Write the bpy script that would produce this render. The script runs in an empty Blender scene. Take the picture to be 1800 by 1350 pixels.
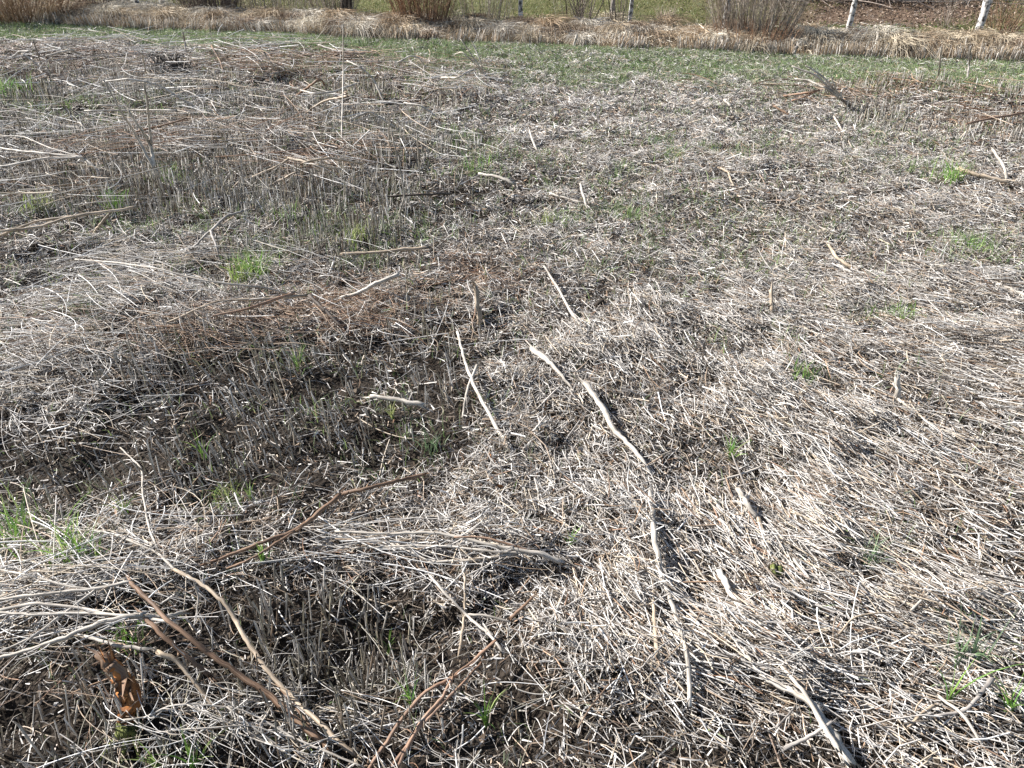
import bpy, math, random
import numpy as np
R = math.radians
PI = math.pi
rs = np.random.RandomState(7)
random.seed(7)
sc = bpy.context.scene

# ------------------------------------------------------------ camera
CAMH, PITCH, F = 1.6, R(32.0), 1384.0
cd = bpy.data.cameras.new('camera'); cam = bpy.data.objects.new('camera', cd)
sc.collection.objects.link(cam); sc.camera = cam
cd.sensor_width = 36; cd.lens = F/1800*36; cd.clip_start = 0.02; cd.clip_end = 1500
cam.location = (0, 0, CAMH); cam.rotation_euler = (PI/2-PITCH, 0, 0)
# ------------------------------------------------------------ world and sun
SUN = np.array([-0.84, 0.30, 0.0]); SUN /= np.linalg.norm(SUN)
ELEV = R(36)
SUN = np.array([SUN[0]*math.cos(ELEV), SUN[1]*math.cos(ELEV), math.sin(ELEV)])
w = bpy.data.worlds.new('World'); sc.world = w; w.use_nodes = True
nt = w.node_tree; nt.nodes.clear()
sky = nt.nodes.new('ShaderNodeTexSky'); sky.sky_type = 'NISHITA'; sky.sun_disc = False
sky.sun_elevation = ELEV; sky.sun_rotation = math.atan2(SUN[0], SUN[1]); sky.air_density = 1.0; sky.dust_density = 1.0
bg = nt.nodes.new('ShaderNodeBackground'); bg.inputs['Strength'].default_value = 0.06
wo = nt.nodes.new('ShaderNodeOutputWorld')
nt.links.new(sky.outputs[0], bg.inputs[0]); nt.links.new(bg.outputs[0], wo.inputs[0])
sl = bpy.data.lights.new('sun', 'SUN'); sl.energy = 5.0; sl.angle = R(0.53); sl.color = (1.0, 0.962, 0.915)
so = bpy.data.objects.new('sun', sl); sc.collection.objects.link(so)
from mathutils import Vector
so.rotation_euler = Vector(SUN).to_track_quat('Z', 'Y').to_euler()
so.location = (-8, 1, 7)
sc.view_settings.view_transform = 'Standard'; sc.view_settings.look = 'None'
sc.view_settings.exposure = 1.3; sc.view_settings.gamma = 1.0
sc.view_settings.use_curve_mapping = False
sc.render.engine = 'CYCLES'
sc.cycles.max_bounces = 5; sc.cycles.diffuse_bounces = 2; sc.cycles.glossy_bounces = 2

# ------------------------------------------------------------ number helpers
def hash2(i, j, s):
    h = (i.astype(np.int64)*374761393 + j.astype(np.int64)*668265263 + s*974711) & 0x7fffffff
    h = ((h ^ (h >> 13))*1274126177) & 0x7fffffff
    return ((h ^ (h >> 16)) & 0xffff)/65535.0
def vnoise(x, y, f, s=0):
    x = np.asarray(x, float)*f + 1000.0; y = np.asarray(y, float)*f + 1000.0
    i = np.floor(x); j = np.floor(y); u = x-i; v = y-j
    u = u*u*(3-2*u); v = v*v*(3-2*v); i = i.astype(np.int64); j = j.astype(np.int64)
    return ((hash2(i, j, s)*(1-u)+hash2(i+1, j, s)*u)*(1-v) + (hash2(i, j+1, s)*(1-u)+hash2(i+1, j+1, s)*u)*v)
def fbm(x, y, f, s=0, o=3):
    a, t, n = 1.0, 0.0, 0.0
    for k in range(o):
        t = t + a*vnoise(x, y, f*2**k, s+k*17); n += a; a *= 0.5
    return t/n
def sstep(a, b, x):
    t = np.clip((x-a)/(b-a), 0, 1); return t*t*(3-2*t)
CP, SP = math.cos(PITCH), math.sin(PITCH)
def ray(px, py):
    xc = (np.asarray(px, float)-900)/F; yc = (675-np.asarray(py, float))/F
    return np.stack([xc, CP+yc*SP, -SP+yc*CP], -1)
def to_px(x, y, z=0.0):
    dx = np.asarray(x, float); dy = np.asarray(y, float); dz = z-CAMH
    dep = np.maximum(dy*CP - dz*SP, 0.05); up = dy*SP + dz*CP
    return 900+F*dx/dep, 675-F*up/dep
def edge(x): return 10.4-0.24*x+0.003*x*x
def edist(x, y): return (y-edge(x))/1.03
# hollows and low mounds in the field: picture spot of the ground, radius in metres, height
SPOTS = [(905,1240,.10,-.07),(640,1130,.22,-.06),(560,1150,.2,-.05),(455,214,.16,-.16),(200,600,.16,-.05),(660,790,.12,-.05),
         (480,960,.2,.03),(300,560,.45,.06),(120,700,.3,.05),(1150,1180,.15,.03),(150,1130,.25,.05),(100,1000,.2,.04),
         (560,250,.6,.07),(300,190,.5,.06),(60,260,.5,.07),(1700,165,.7,.10),(1530,150,.5,.07),(120,100,.9,.10),(480,100,.9,.08),(760,530,.3,.04),
         (1390,860,.2,-.02),(780,600,.18,-.05),(960,1180,.12,.03),(820,180,.3,.06),(330,640,.2,-.05),(60,1250,.2,-.04)]
_S = []
for a, b, r, h in SPOTS:
    d = ray(a, b); t = CAMH/-d[2]; _S.append((d[0]*t, d[1]*t, r, h))
def holes(x, y):
    m = 1-.6*sstep(-.06, .12, np.asarray(x)/(np.abs(y)+.3))
    return sstep(.56, .68, fbm(x, y, 5.2, 201, 2))*m
def H(x, y):
    x = np.asarray(x, float); y = np.asarray(y, float)
    e = edist(x, y)
    fld = 1-sstep(-.4, .2, e)
    z = (fbm(x, y, .9, 3)-.5)*.07 + (fbm(x, y, 4.0, 9)-.5)*.035
    z = (z+.045*(fbm(x, y, 2.2, 204, 2)-.5)*(1-.6*sstep(-.06, .12, x/(np.abs(y)+.3)))-.03*holes(x, y)*(y < 13))*(.35+.65*fld)
    near = (np.abs(x) < 14) & (y < 14) & (y > -1)
    zz = np.zeros_like(z)
    for sx, sy, r, h in _S:
        zz = zz + h*np.exp(-((x-sx)**2+(y-sy)**2)/(r*r))
    z = z + np.where(near, zz, 0)
    z = z + .09*sstep(.0, .55, e) + .05*(fbm(x, y, 1.7, 30)-.5)*sstep(0, .5, e)
    z = z + np.clip(e-2.0, 0, 60)*.035
    return z
def at(px, py, h=0.0):
    d = ray(px, py); z = h
    for _ in range(6):
        t = (CAMH-z)/-d[2]; z = float(H(d[0]*t, d[1]*t))+h
    return np.array([d[0]*t, d[1]*t, z])
def blob(px, py, L, base=0.0):
    v = np.full(np.shape(px), base, float)
    for cx, cy, rx, ry, a in L:
        v = v + a*np.exp(-(((px-cx)/rx)**2+((py-cy)/ry)**2))
    return v

# ------------------------------------------------------------ mesh helpers
def unit(v): return v/np.maximum(np.linalg.norm(v, axis=-1, keepdims=True), 1e-9)
def curves(P0, P1, P2, W, col, segs=2, sides=2, tip=.5, wv=None):
    """n quadratic curves swept to ribbons (sides 2) or tubes; col (n,3)"""
    n = len(P0)
    t = np.linspace(0, 1, segs+1)[None, :, None]
    C = (1-t)**2*P0[:, None]+2*t*(1-t)*P1[:, None]+t*t*P2[:, None]
    D = unit(P2-P0)
    if wv is None: wv = rs.normal(size=(n, 3))
    A = unit(np.cross(D, wv)); B = np.cross(D, A)
    r = (W[:, None]*.5*(1-(1-tip)*t[0, :, 0][None]))[..., None]
    if sides == 2:
        V = np.stack([C-A[:, None]*r, C+A[:, None]*r], 2)
    else:
        V = np.stack([C+(A[:, None]*math.cos(2*PI*k/sides)+B[:, None]*math.sin(2*PI*k/sides))*r for k in range(sides)], 2)
    m = sides; ns = segs+1
    base = (np.arange(n)*ns*m)[:, None, None]
    s = np.arange(segs)[None, :, None]*m
    nk = 1 if sides == 2 else sides
    k = np.arange(nk)[None, None, :]; k2 = (k+1) % m
    Q = np.stack([base+s+k, base+s+k2, base+s+m+k2, base+s+m+k], -1).reshape(-1, 4)
    jit = 1+rs.uniform(-.12, .12, (n, ns, 1))
    Cc = np.repeat((np.asarray(col)[:, None]*jit)[:, :, None], m, 2).reshape(-1, 3)
    return V.reshape(-1, 3), Q, Cc
def merge(parts):
    V, Q, C, o = [], [], [], 0
    for v, q, c in parts:
        if len(v) == 0: continue
        V.append(v); Q.append(q+o); C.append(c); o += len(v)
    return np.concatenate(V), np.concatenate(Q), np.concatenate(C)
def raw_mesh(name, V, Q, C=None, smooth=True):
    me = bpy.data.meshes.new(name)
    n = len(Q); k = Q.shape[1]
    me.vertices.add(len(V)); me.vertices.foreach_set('co', np.ascontiguousarray(V, np.float32).ravel())
    me.loops.add(n*k); me.loops.foreach_set('vertex_index', np.ascontiguousarray(Q, np.int32).ravel())
    me.polygons.add(n); me.polygons.foreach_set('loop_start', np.arange(0, n*k, k, dtype=np.int32))
    me.polygons.foreach_set('use_smooth', np.full(n, smooth))
    if C is not None:
        a = me.attributes.new('col', 'FLOAT_COLOR', 'POINT')
        a.data.foreach_set('color', np.concatenate([C, np.ones((len(C), 1))], 1).astype(np.float32).ravel())
    me.update(calc_edges=True)
    return me
def link(name, me, mat, parent=None, loc=None):
    o = bpy.data.objects.new(name, me); sc.collection.objects.link(o)
    if mat is not None: me.materials.append(mat)
    if parent is not None: o.parent = parent
    if loc is not None: o.location = loc
    return o
def stuff(name, parts, mat, smooth=True):
    V, Q, C = merge(parts)
    o = link(name, raw_mesh(name, V, Q, C, smooth), mat); o['kind'] = 'stuff'; return o
def tag(o, label, cat, group=None):
    o['label'] = label; o['category'] = cat
    if group: o['group'] = group
    return o
def empty(name, loc):
    o = bpy.data.objects.new(name, None); sc.collection.objects.link(o); o.location = loc
    o.empty_display_size = .05; return o

# ------------------------------------------------------------ materials
def mat_base(name):
    m = bpy.data.materials.new(name); m.use_nodes = True
    n = m.node_tree; b = n.nodes['Principled BSDF']; return m, n, b
def nd(n, t, **kw):
    x = n.nodes.new(t)
    for k, v in kw.items(): setattr(x, k, v)
    return x
def mat_attr(name, rough=.55, spec=.35, noise=.25, scale=60, trans=0.0, sat=1.0):
    m, n, b = mat_base(name)
    a = nd(n, 'ShaderNodeAttribute', attribute_name='col')
    g = nd(n, 'ShaderNodeNewGeometry')
    t = nd(n, 'ShaderNodeTexNoise'); t.inputs['Scale'].default_value = scale; t.inputs['Detail'].default_value = 2
    n.links.new(g.outputs['Position'], t.inputs['Vector'])
    mr = nd(n, 'ShaderNodeMapRange'); mr.inputs[1].default_value = .3; mr.inputs[2].default_value = .7
    mr.inputs[3].default_value = 1-noise; mr.inputs[4].default_value = 1+noise
    n.links.new(t.outputs['Fac'], mr.inputs[0])
    mx = nd(n, 'ShaderNodeVectorMath', operation='SCALE')
    n.links.new(a.outputs['Color'], mx.inputs[0]); n.links.new(mr.outputs[0], mx.inputs['Scale'])
    n.links.new(mx.outputs[0], b.inputs['Base Color'])
    b.inputs['Roughness'].default_value = rough; b.inputs['Specular IOR Level'].default_value = spec
    if trans:
        tr = nd(n, 'ShaderNodeBsdfTranslucent'); ms = nd(n, 'ShaderNodeMixShader'); ms.inputs[0].default_value = trans
        n.links.new(mx.outputs[0], tr.inputs[0]); n.links.new(b.outputs[0], ms.inputs[1]); n.links.new(tr.outputs[0], ms.inputs[2])
        n.links.new(ms.outputs[0], n.nodes['Material Output'].inputs[0])
    return m
def mat_fibre(name, c1, c2, c3, rough=.6, contrast=1.0):
    """weathered stalk: streaks that run along the stem (attribute fib = (cos, sin, length))"""
    m, n, b = mat_base(name)
    a = nd(n, 'ShaderNodeAttribute', attribute_name='fib')
    mp = nd(n, 'ShaderNodeMapping'); mp.inputs['Scale'].default_value = (3.5, 3.5, 10)
    n.links.new(a.outputs['Vector'], mp.inputs[0])
    t = nd(n, 'ShaderNodeTexNoise'); t.inputs['Scale'].default_value = 1.0; t.inputs['Detail'].default_value = 4; t.inputs['Roughness'].default_value = .65
    n.links.new(mp.outputs[0], t.inputs['Vector'])
    cr = nd(n, 'ShaderNodeValToRGB'); e = cr.color_ramp.elements
    e[0].position = .28; e[0].color = (*c1, 1); e[1].position = .74; e[1].color = (*c3, 1)
    x = e.new(.48); x.color = (*c2, 1)
    n.links.new(t.outputs['Fac'], cr.inputs[0])
    g = nd(n, 'ShaderNodeNewGeometry')
    t2 = nd(n, 'ShaderNodeTexNoise'); t2.inputs['Scale'].default_value = 14; t2.inputs['Detail'].default_value = 3
    n.links.new(g.outputs['Position'], t2.inputs['Vector'])
    mr = nd(n, 'ShaderNodeMapRange'); mr.inputs[1].default_value = .3; mr.inputs[2].default_value = .7; mr.inputs[3].default_value = .5; mr.inputs[4].default_value = 1.25
    n.links.new(t2.outputs['Fac'], mr.inputs[0])
    mx = nd(n, 'ShaderNodeVectorMath', operation='SCALE')
    n.links.new(cr.outputs[0], mx.inputs[0]); n.links.new(mr.outputs[0], mx.inputs['Scale'])
    n.links.new(mx.outputs[0], b.inputs['Base Color'])
    bp = nd(n, 'ShaderNodeBump'); bp.inputs['Strength'].default_value = .6; bp.inputs['Distance'].default_value = .002
    n.links.new(t.outputs['Fac'], bp.inputs['Height']); n.links.new(bp.outputs[0], b.inputs['Normal'])
    b.inputs['Roughness'].default_value = rough; b.inputs['Specular IOR Level'].default_value = .3
    return m
def mat_noise(name, c1, c2, scale, rough=.8, bump=.5, bd=.01, p=(.35, .65)):
    m, n, b = mat_base(name)
    g = nd(n, 'ShaderNodeNewGeometry')
    t = nd(n, 'ShaderNodeTexNoise'); t.inputs['Scale'].default_value = scale; t.inputs['Detail'].default_value = 5
    n.links.new(g.outputs['Position'], t.inputs['Vector'])
    cr = nd(n, 'ShaderNodeValToRGB'); e = cr.color_ramp.elements
    e[0].position = p[0]; e[0].color = (*c1, 1); e[1].position = p[1]; e[1].color = (*c2, 1)
    n.links.new(t.outputs['Fac'], cr.inputs[0]); n.links.new(cr.outputs[0], b.inputs['Base Color'])
    bp = nd(n, 'ShaderNodeBump'); bp.inputs['Strength'].default_value = bump; bp.inputs['Distance'].default_value = bd
    n.links.new(t.outputs['Fac'], bp.inputs['Height']); n.links.new(bp.outputs[0], b.inputs['Normal'])
    b.inputs['Roughness'].default_value = rough; b.inputs['Specular IOR Level'].default_value = .2
    return m
M_STRAW = mat_attr('weathered_straw', .5, .4, .22, 45)
M_STUB = mat_attr('cut_stubble', .55, .35, .3, 35)
M_GREEN = mat_attr('green_blade', .5, .35, .2, 30, trans=.3)
M_DRYG = mat_attr('dead_grass', .65, .25, .25, 12, trans=.12)
M_LEAF = mat_attr('fallen_leaf', .7, .2, .3, 60)
M_SOILB = mat_attr('soil_crumb', .95, .1, .35, 90)
M_PALE = mat_fibre('pale_stalk', (.17, .13, .095), (.47, .42, .355), (.70, .665, .61))
M_TAN = mat_fibre('tan_stalk', (.17, .115, .075), (.42, .33, .235), (.60, .52, .42))
M_BROWN = mat_fibre('brown_stalk', (.07, .04, .025), (.20, .12, .075), (.34, .24, .16))
M_RED = mat_fibre('red_brown_stalk', (.12, .06, .035), (.27, .16, .10), (.42, .32, .25))
M_GREY = mat_fibre('grey_stalk', (.12, .10, .09), (.30, .27, .24), (.46, .43, .40))
M_DARK = mat_fibre('dark_bark', (.02, .016, .012), (.06, .045, .035), (.14, .11, .09))
M_TWIG = mat_attr('bush_twig', .6, .3, .3, 20)
M_ORANGE = mat_noise('orange_root_flesh', (.10, .045, .02), (.46, .19, .06), 28, .6, .8, .006)
M_MOSS = mat_noise('mossy_root', (.03, .04, .015), (.20, .22, .07), 45, .85, .8, .006)
M_POST = mat_noise('pale_post_wood', (.08,.075,.07), (.58,.56,.53), 22, .85, .6, .006, (.40, .52))
M_STONE = mat_noise('grey_stone', (.22, .21, .20), (.42, .40, .38), 30, .85, .4, .003)
M_CLOD = mat_noise('dark_clod', (.012, .010, .008), (.045, .035, .028), 40, .95, 1.0, .01)
M_WIRE = mat_noise('galvanised_wire', (.22, .21, .2), (.4, .38, .36), 60, .5, .1, .001)

# ------------------------------------------------------------ ground
LEAF_B = [(1540,19,190,10,1.2),(1620,2,180,12,1.2),(130,8,130,28,.9),(390,12,90,24,.9),(1540,-25,260,30,1.)]
def ground():
    def axis(lo, hi, step, far):
        c = np.arange(lo, hi+step*.5, step); o = []; d = step; p = 0
        while p < far: d *= 1.35; p += d; o.append(p)
        o = np.array(o); return np.concatenate([(lo-o)[::-1], c, hi+o])
    xs = axis(-8, 8, .032, 400); ys = axis(.3, 13.5, .032, 600)
    X, Y = np.meshgrid(xs, ys); X = X.ravel(); Y = Y.ravel()
    Z = H(X, Y) + (fbm(X, Y, 16, 5, 2)-.5)*.02*(edist(X, Y) < 0)
    e = edist(X, Y)
    soil = np.stack([.036+0*X, .029+0*X, .023+0*X], -1)*(.55+.9*fbm(X, Y, 3, 40))[:, None]
    px, py = to_px(X, Y, 0)
    g = np.stack([.085+0*X, .10+0*X, .032+0*X], -1)*(.6+.8*fbm(X, Y, 2.2, 44))[:, None]
    dry = np.stack([.22+0*X, .17+0*X, .11+0*X], -1)*(.6+.8*fbm(X, Y, 4, 45))[:, None]
    k = sstep(.9, 1.5, e+.6*(fbm(X, Y, 1.2, 46)-.5))[:, None]; d = sstep(-.1, .1, e)[:, None]
    far = (fbm(X, Y, .5, 51) > .5)[:, None]
    lfx, lfy = to_px(X, Y, .25)
    lf = np.clip(blob(lfx, lfy, LEAF_B), 0, 1)[:, None]*k; lc = np.stack([.15+0*X, .105+0*X, .075+0*X], -1)*(.6+.8*fbm(X, Y, 9, 47))[:, None]
    col = soil*(1-d)+(dry*(1-k)+((g*.75+dry*.25)*(1-lf)+lc*lf)*k)*d
    nx, ny = len(xs), len(ys)
    i = (np.arange(ny-1)[:, None]*nx+np.arange(nx-1)[None]).ravel()
    Q = np.stack([i, i+1, i+nx+1, i+nx], -1)
    m, n, b = mat_base('field_soil')
    a = nd(n, 'ShaderNodeAttribute', attribute_name='col'); ge = nd(n, 'ShaderNodeNewGeometry')
    t = nd(n, 'ShaderNodeTexNoise'); t.inputs['Scale'].default_value = 38; t.inputs['Detail'].default_value = 6; t.inputs['Roughness'].default_value = .7
    v = nd(n, 'ShaderNodeTexVoronoi'); v.inputs['Scale'].default_value = 70
    n.links.new(ge.outputs['Position'], t.inputs['Vector']); n.links.new(ge.outputs['Position'], v.inputs['Vector'])
    mr = nd(n, 'ShaderNodeMapRange'); mr.inputs[1].default_value = .3; mr.inputs[2].default_value = .7; mr.inputs[3].default_value = .5; mr.inputs[4].default_value = 1.5
    n.links.new(t.outputs['Fac'], mr.inputs[0])
    mx = nd(n, 'ShaderNodeVectorMath', operation='SCALE'); n.links.new(a.outputs['Color'], mx.inputs[0]); n.links.new(mr.outputs[0], mx.inputs['Scale'])
    n.links.new(mx.outputs[0], b.inputs['Base Color'])
    ad = nd(n, 'ShaderNodeMath', operation='SUBTRACT'); n.links.new(t.outputs['Fac'], ad.inputs[0]); n.links.new(v.outputs['Distance'], ad.inputs[1])
    bp = nd(n, 'ShaderNodeBump'); bp.inputs['Strength'].default_value = 1; bp.inputs['Distance'].default_value = .015
    n.links.new(ad.outputs[0], bp.inputs['Height']); n.links.new(bp.outputs[0], b.inputs['Normal'])
    b.inputs['Roughness'].default_value = .95; b.inputs['Specular IOR Level'].default_value = .1
    o = link('ground', raw_mesh('ground', np.stack([X, Y, Z], -1), Q, col), m); o['kind'] = 'structure'
ground()

# ------------------------------------------------------------ where things grow, as fields over the ground
def scatter(dens, y0, y1, side=1.0):
    """uniform points per square metre in the wedge in front of the camera, field only"""
    wmax = .78*y1+side; n = int(dens*2*wmax*(y1-y0))
    x = rs.uniform(-wmax, wmax, n); y = rs.uniform(y0, y1, n)
    k = np.abs(x) < .78*y+side
    return x[k], y[k]
STUB_B = [(400,330,470,130,1.3),(120,240,260,110,.8),(420,700,340,150,1.1),(640,470,120,70,.3),(200,1260,520,120,1.0),(560,1150,230,110,1.0),
          (1700,200,230,60,1.3),(1560,175,130,35,.7),(200,150,260,50,.8),(650,200,230,60,.9),(100,880,200,120,.6),(850,1260,160,120,.4),(780,640,120,80,.7),(700,760,120,90,.8)]
LIT_B = [(1350,450,520,330,1.0),(1500,850,520,330,1.1),(1050,1150,420,320,.9),(650,990,260,120,.8),(480,120,500,34,.9),(60,600,260,140,.9),(330,520,270,70,1.1),(600,550,210,60,.9),
         (1650,600,300,150,.6),(1200,200,480,90,.7),(150,960,260,90,.7),(120,90,260,40,.7),(700,140,200,40,.5),(240,430,220,40,.7),(80,700,160,60,.7),(560,300,150,40,.5),(90,290,140,30,.5),(80,1050,180,70,.6)]
BARE_B = [(620,1210,330,120,.5),(950,1290,260,80,.35),(330,730,330,80,.55),(720,720,110,120,.4),(1230,1000,140,170,.35),(300,1230,260,90,.3),(350,900,260,60,.3),(1050,900,120,60,.2),(1390,850,190,80,.55),(1330,990,130,60,.45),(930,1235,70,110,1.1),(600,1130,170,90,1.0),(660,780,100,70,.9),(200,600,80,50,.9),(455,212,45,25,1.5),(120,780,150,70,.5),(400,690,200,70,.5),(780,620,80,50,.8),
          (330,1200,150,60,.35),(1800,920,100,60,.4),(240,1290,200,50,.2),(640,1280,140,60,.9),(830,720,90,70,.4),(1050,540,45,30,.6)]
RED_B = [(640,540,180,50,1.0),(420,115,500,30,.7),(560,115,110,22,1.0),(1700,155,200,26,1.0),(1540,150,70,18,.7),(830,480,80,30,.8),(560,290,110,35,.8),(240,220,120,50,.4),(60,110,120,50,.9),(320,900,150,40,.4),(660,170,140,30,.7),(1760,215,90,20,.9)]
def stub_d(px, py): return np.clip(blob(px, py, STUB_B), 0, 1.4)*(1-np.where((px < 1350) & (py < 470), .93*sstep(835, 875, px+10*np.sin(py*.13)), 0))
def lit_d(px, py): return np.clip((blob(px, py, LIT_B)+.08+.3*sstep(780, 900, px)*(1-.5*sstep(700, 1000, py)))-.8*blob(px, py, BARE_B), .03, 1.6)
def red_d(px, py): return np.clip(blob(px, py, RED_B), 0, 1)
def green_band(x, y):
    e = edist(x, y); wdt = np.where(x < 0, .9+.0*x, 1.3+.35*np.clip(x, 0, 3))
    wdt = np.where(x < -2.2, 1.25, wdt)+np.exp(-((x+.0)/1.8)**2)*.9
    wdt = wdt*.86; return (1-sstep(wdt*.75, wdt*1.25, -e+.7*(fbm(x, y, 1.5, 61)-.5)))*(e < .02)

PALE = np.array([(.52,.485,.445),(.62,.595,.555),(.42,.385,.345),(.50,.42,.32),(.35,.325,.30),(.30,.225,.16),(.72,.70,.67)])
PALEW = np.array([.22,.17,.2,.10,.16,.08,.07])
REDC = np.array([(.27,.16,.10),(.36,.24,.155),(.19,.125,.085),(.44,.34,.25),(.25,.20,.16)])
DARKC = np.array([(.13,.10,.075),(.09,.07,.052),(.19,.155,.12),(.065,.053,.042)])
GREY = np.array([(.30,.28,.24),(.40,.375,.335),(.21,.19,.16),(.52,.49,.45),(.30,.27,.20)])
def pick(pal, n, p=None):
    c = pal[rs.choice(len(pal), n, p=p)]; return c*rs.uniform(.8, 1.15, (n, 1))

# ------------------------------------------------------------ straw litter
def straw(dens, y0, y1, wid, lmin, lmax, sides, segs, lift):
    x, y = scatter(dens, y0, y1)
    e = edist(x, y); z = H(x, y); px, py = to_px(x, y, z)
    cl = sstep(.42, .68, fbm(x, y, 5.5, 77, 2))
    d = lit_d(px, py)*np.clip((fbm(x, y, 3.2, 71)-.30)*3.2, .1, 1.5)*(.55+.7*cl); gb = green_band(x, y)
    d = np.maximum(d*(1-.35*gb), gb*np.where(px < 700, .16, .34))*(1-.55*holes(x, y))
    k = (rs.uniform(size=len(x)) < d/1.5) & (e < .05); x, y, z, px, py, d, cl = [q[k] for q in (x, y, z, px, py, d, cl)]
    n = len(x)
    L = lmin+(lmax-lmin)*rs.beta(1.2, 3.6, n)
    ang = rs.uniform(0, 2*PI, n)
    fl = np.clip(blob(px, py, [(1650,900,420,420,1.0),(1330,1150,260,200,.7),(1100,640,200,120,.4)]), 0, .8)
    al = rs.uniform(size=n) < fl; al0 = al
    dirf = R(-52)+R(22)*np.clip((px-1400)/400, -1, 1)
    ang = np.where(al, dirf+rs.normal(0, .36, n)+1.3*(fbm(x, y, 1.6, 78)-.5), ang)
    f2 = .7*np.clip(blob(px, py, [(300,520,300,80,1.),(60,640,220,90,.8),(600,545,200,50,.8),(100,275,200,35,.7),(650,980,300,60,.7)]), 0, .8)
    al = rs.uniform(size=n) < f2
    ang = np.where(al, rs.normal(R(-6), .5, n), ang)
    tilt = rs.normal(0, .27, n)*np.where(al0, .5, 1); L = L*np.where(al0, 1.35, 1)
    D = np.stack([np.cos(ang)*np.cos(tilt), np.sin(ang)*np.cos(tilt), np.sin(tilt)], -1)
    h = lift*rs.uniform(.02, 1, n)**1.4*(.25+.8*d+.7*cl)*np.where(py < 600, .75, 1.15)
    c = np.stack([x, y, z+h+.004+np.abs(np.sin(tilt))*L*.35], -1)
    P0 = c-D*L[:, None]/2; P2 = c+D*L[:, None]/2
    P1 = c+rs.normal(size=(n, 3))*(L*.14)[:, None]*np.array([1, 1, .5])
    rd = red_d(px, py); isr = rs.uniform(size=n) < rd*.55+.04
    isd = rs.uniform(size=n) < .16+.2*(h < lift*.25)
    col = pick(PALE, n, PALEW); col[isr] = pick(REDC, int(isr.sum())); col[isd & ~isr] = pick(DARKC, int((isd & ~isr).sum()))
    W = wid*rs.uniform(.4, 1.3, n)*np.where(rs.uniform(size=n) < .06, 1.7, 1)
    wv = np.stack([rs.normal(0, .5, n), rs.normal(0, .5, n), np.ones(n)], -1) if sides == 2 else None
    return curves(P0, P1, P2, W, col, segs, sides, .8, wv)
LIT = [straw(12500, .55, 2.0, .0031, .03, .17, 4, 2, .035), straw(10500, 2.0, 3.6, .0033, .03, .17, 3, 2, .035),
       straw(10000, 3.6, 6.0, .0038, .03, .16, 3, 1, .035), straw(9000, 6.0, 13.2, .0044, .03, .11, 2, 1, .035)]
stuff('straw_litter', LIT, M_STRAW)
def chaff(dens, y0, y1, wid, L0):
    x, y = scatter(dens, y0, y1, .6); e = edist(x, y); z = H(x, y); px, py = to_px(x, y, z)
    d = .12+lit_d(px, py)*(.3+1.2*fbm(x, y, 5, 81)); k = (rs.uniform(size=len(x)) < d/1.3) & (e < .05)
    x, y, z, px, py = [q[k] for q in (x, y, z, px, py)]; n = len(x)
    D = unit(rs.normal(size=(n, 3))*np.array([1, 1, .35])); L = L0*rs.uniform(.4, 1.3, n)
    c = np.stack([x, y, z+rs.uniform(.002, .022, n)], -1)
    col = pick(PALE, n, PALEW)*.9; q = rs.uniform(size=n) < .35; col[q] = pick(DARKC, int(q.sum()))
    q = rs.uniform(size=n) < .1+.5*red_d(px, py); col[q] = pick(REDC, int(q.sum()))
    b = rs.normal(size=(n, 3))*(L*.2)[:, None]
    return curves(c-D*L[:, None]/2, c+b, c+D*L[:, None]/2, wid*rs.uniform(.4, 1.4, n), col, 1, 2, .5)
def withered(dens, y0, y1, wid, L0):
    x, y = scatter(dens, y0, y1, .7); e = edist(x, y); z = H(x, y); px, py = to_px(x, y, z)
    d = .35+.7*lit_d(px, py)*np.clip((fbm(x, y, 4, 83)-.3)*3, .1, 1.4); d = d*(1-.2*holes(x, y)); k = (rs.uniform(size=len(x)) < d/1.3) & (e < .05)
    x, y, z, px, py = [q[k] for q in (x, y, z, px, py)]; n = len(x)
    D = unit(rs.normal(size=(n, 3))*np.array([1, 1, .3])); L = L0*rs.uniform(.3, 1.5, n)
    c = np.stack([x, y, z+.008+rs.uniform(0, .04, n)**1.2], -1)
    col = pick(PALE, n, PALEW)*.85; q = rs.uniform(size=n) < .3; col[q] = pick(DARKC, int(q.sum()))*1.3
    q = rs.uniform(size=n) < .08+.45*red_d(px, py); col[q] = pick(REDC, int(q.sum()))
    b = rs.normal(size=(n, 3))*(L*.5)[:, None]*np.array([1, 1, .45])
    return curves(c-D*L[:, None]/2, c+b, c+D*L[:, None]/2, wid*rs.uniform(.4, 1.5, n), col, 5, 2, .4)
stuff('withered_blades', [withered(6500, .55, 2.4, .0022, .07), withered(4500, 2.4, 4.5, .0028, .08), withered(2600, 4.5, 12.8, .0042, .09)], M_STRAW)
stuff('chaff', [chaff(13000, .55, 2.2, .0035, .022), chaff(9000, 2.2, 4, .0045, .028), chaff(3500, 4, 8, .006, .04)], M_STRAW)

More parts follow.
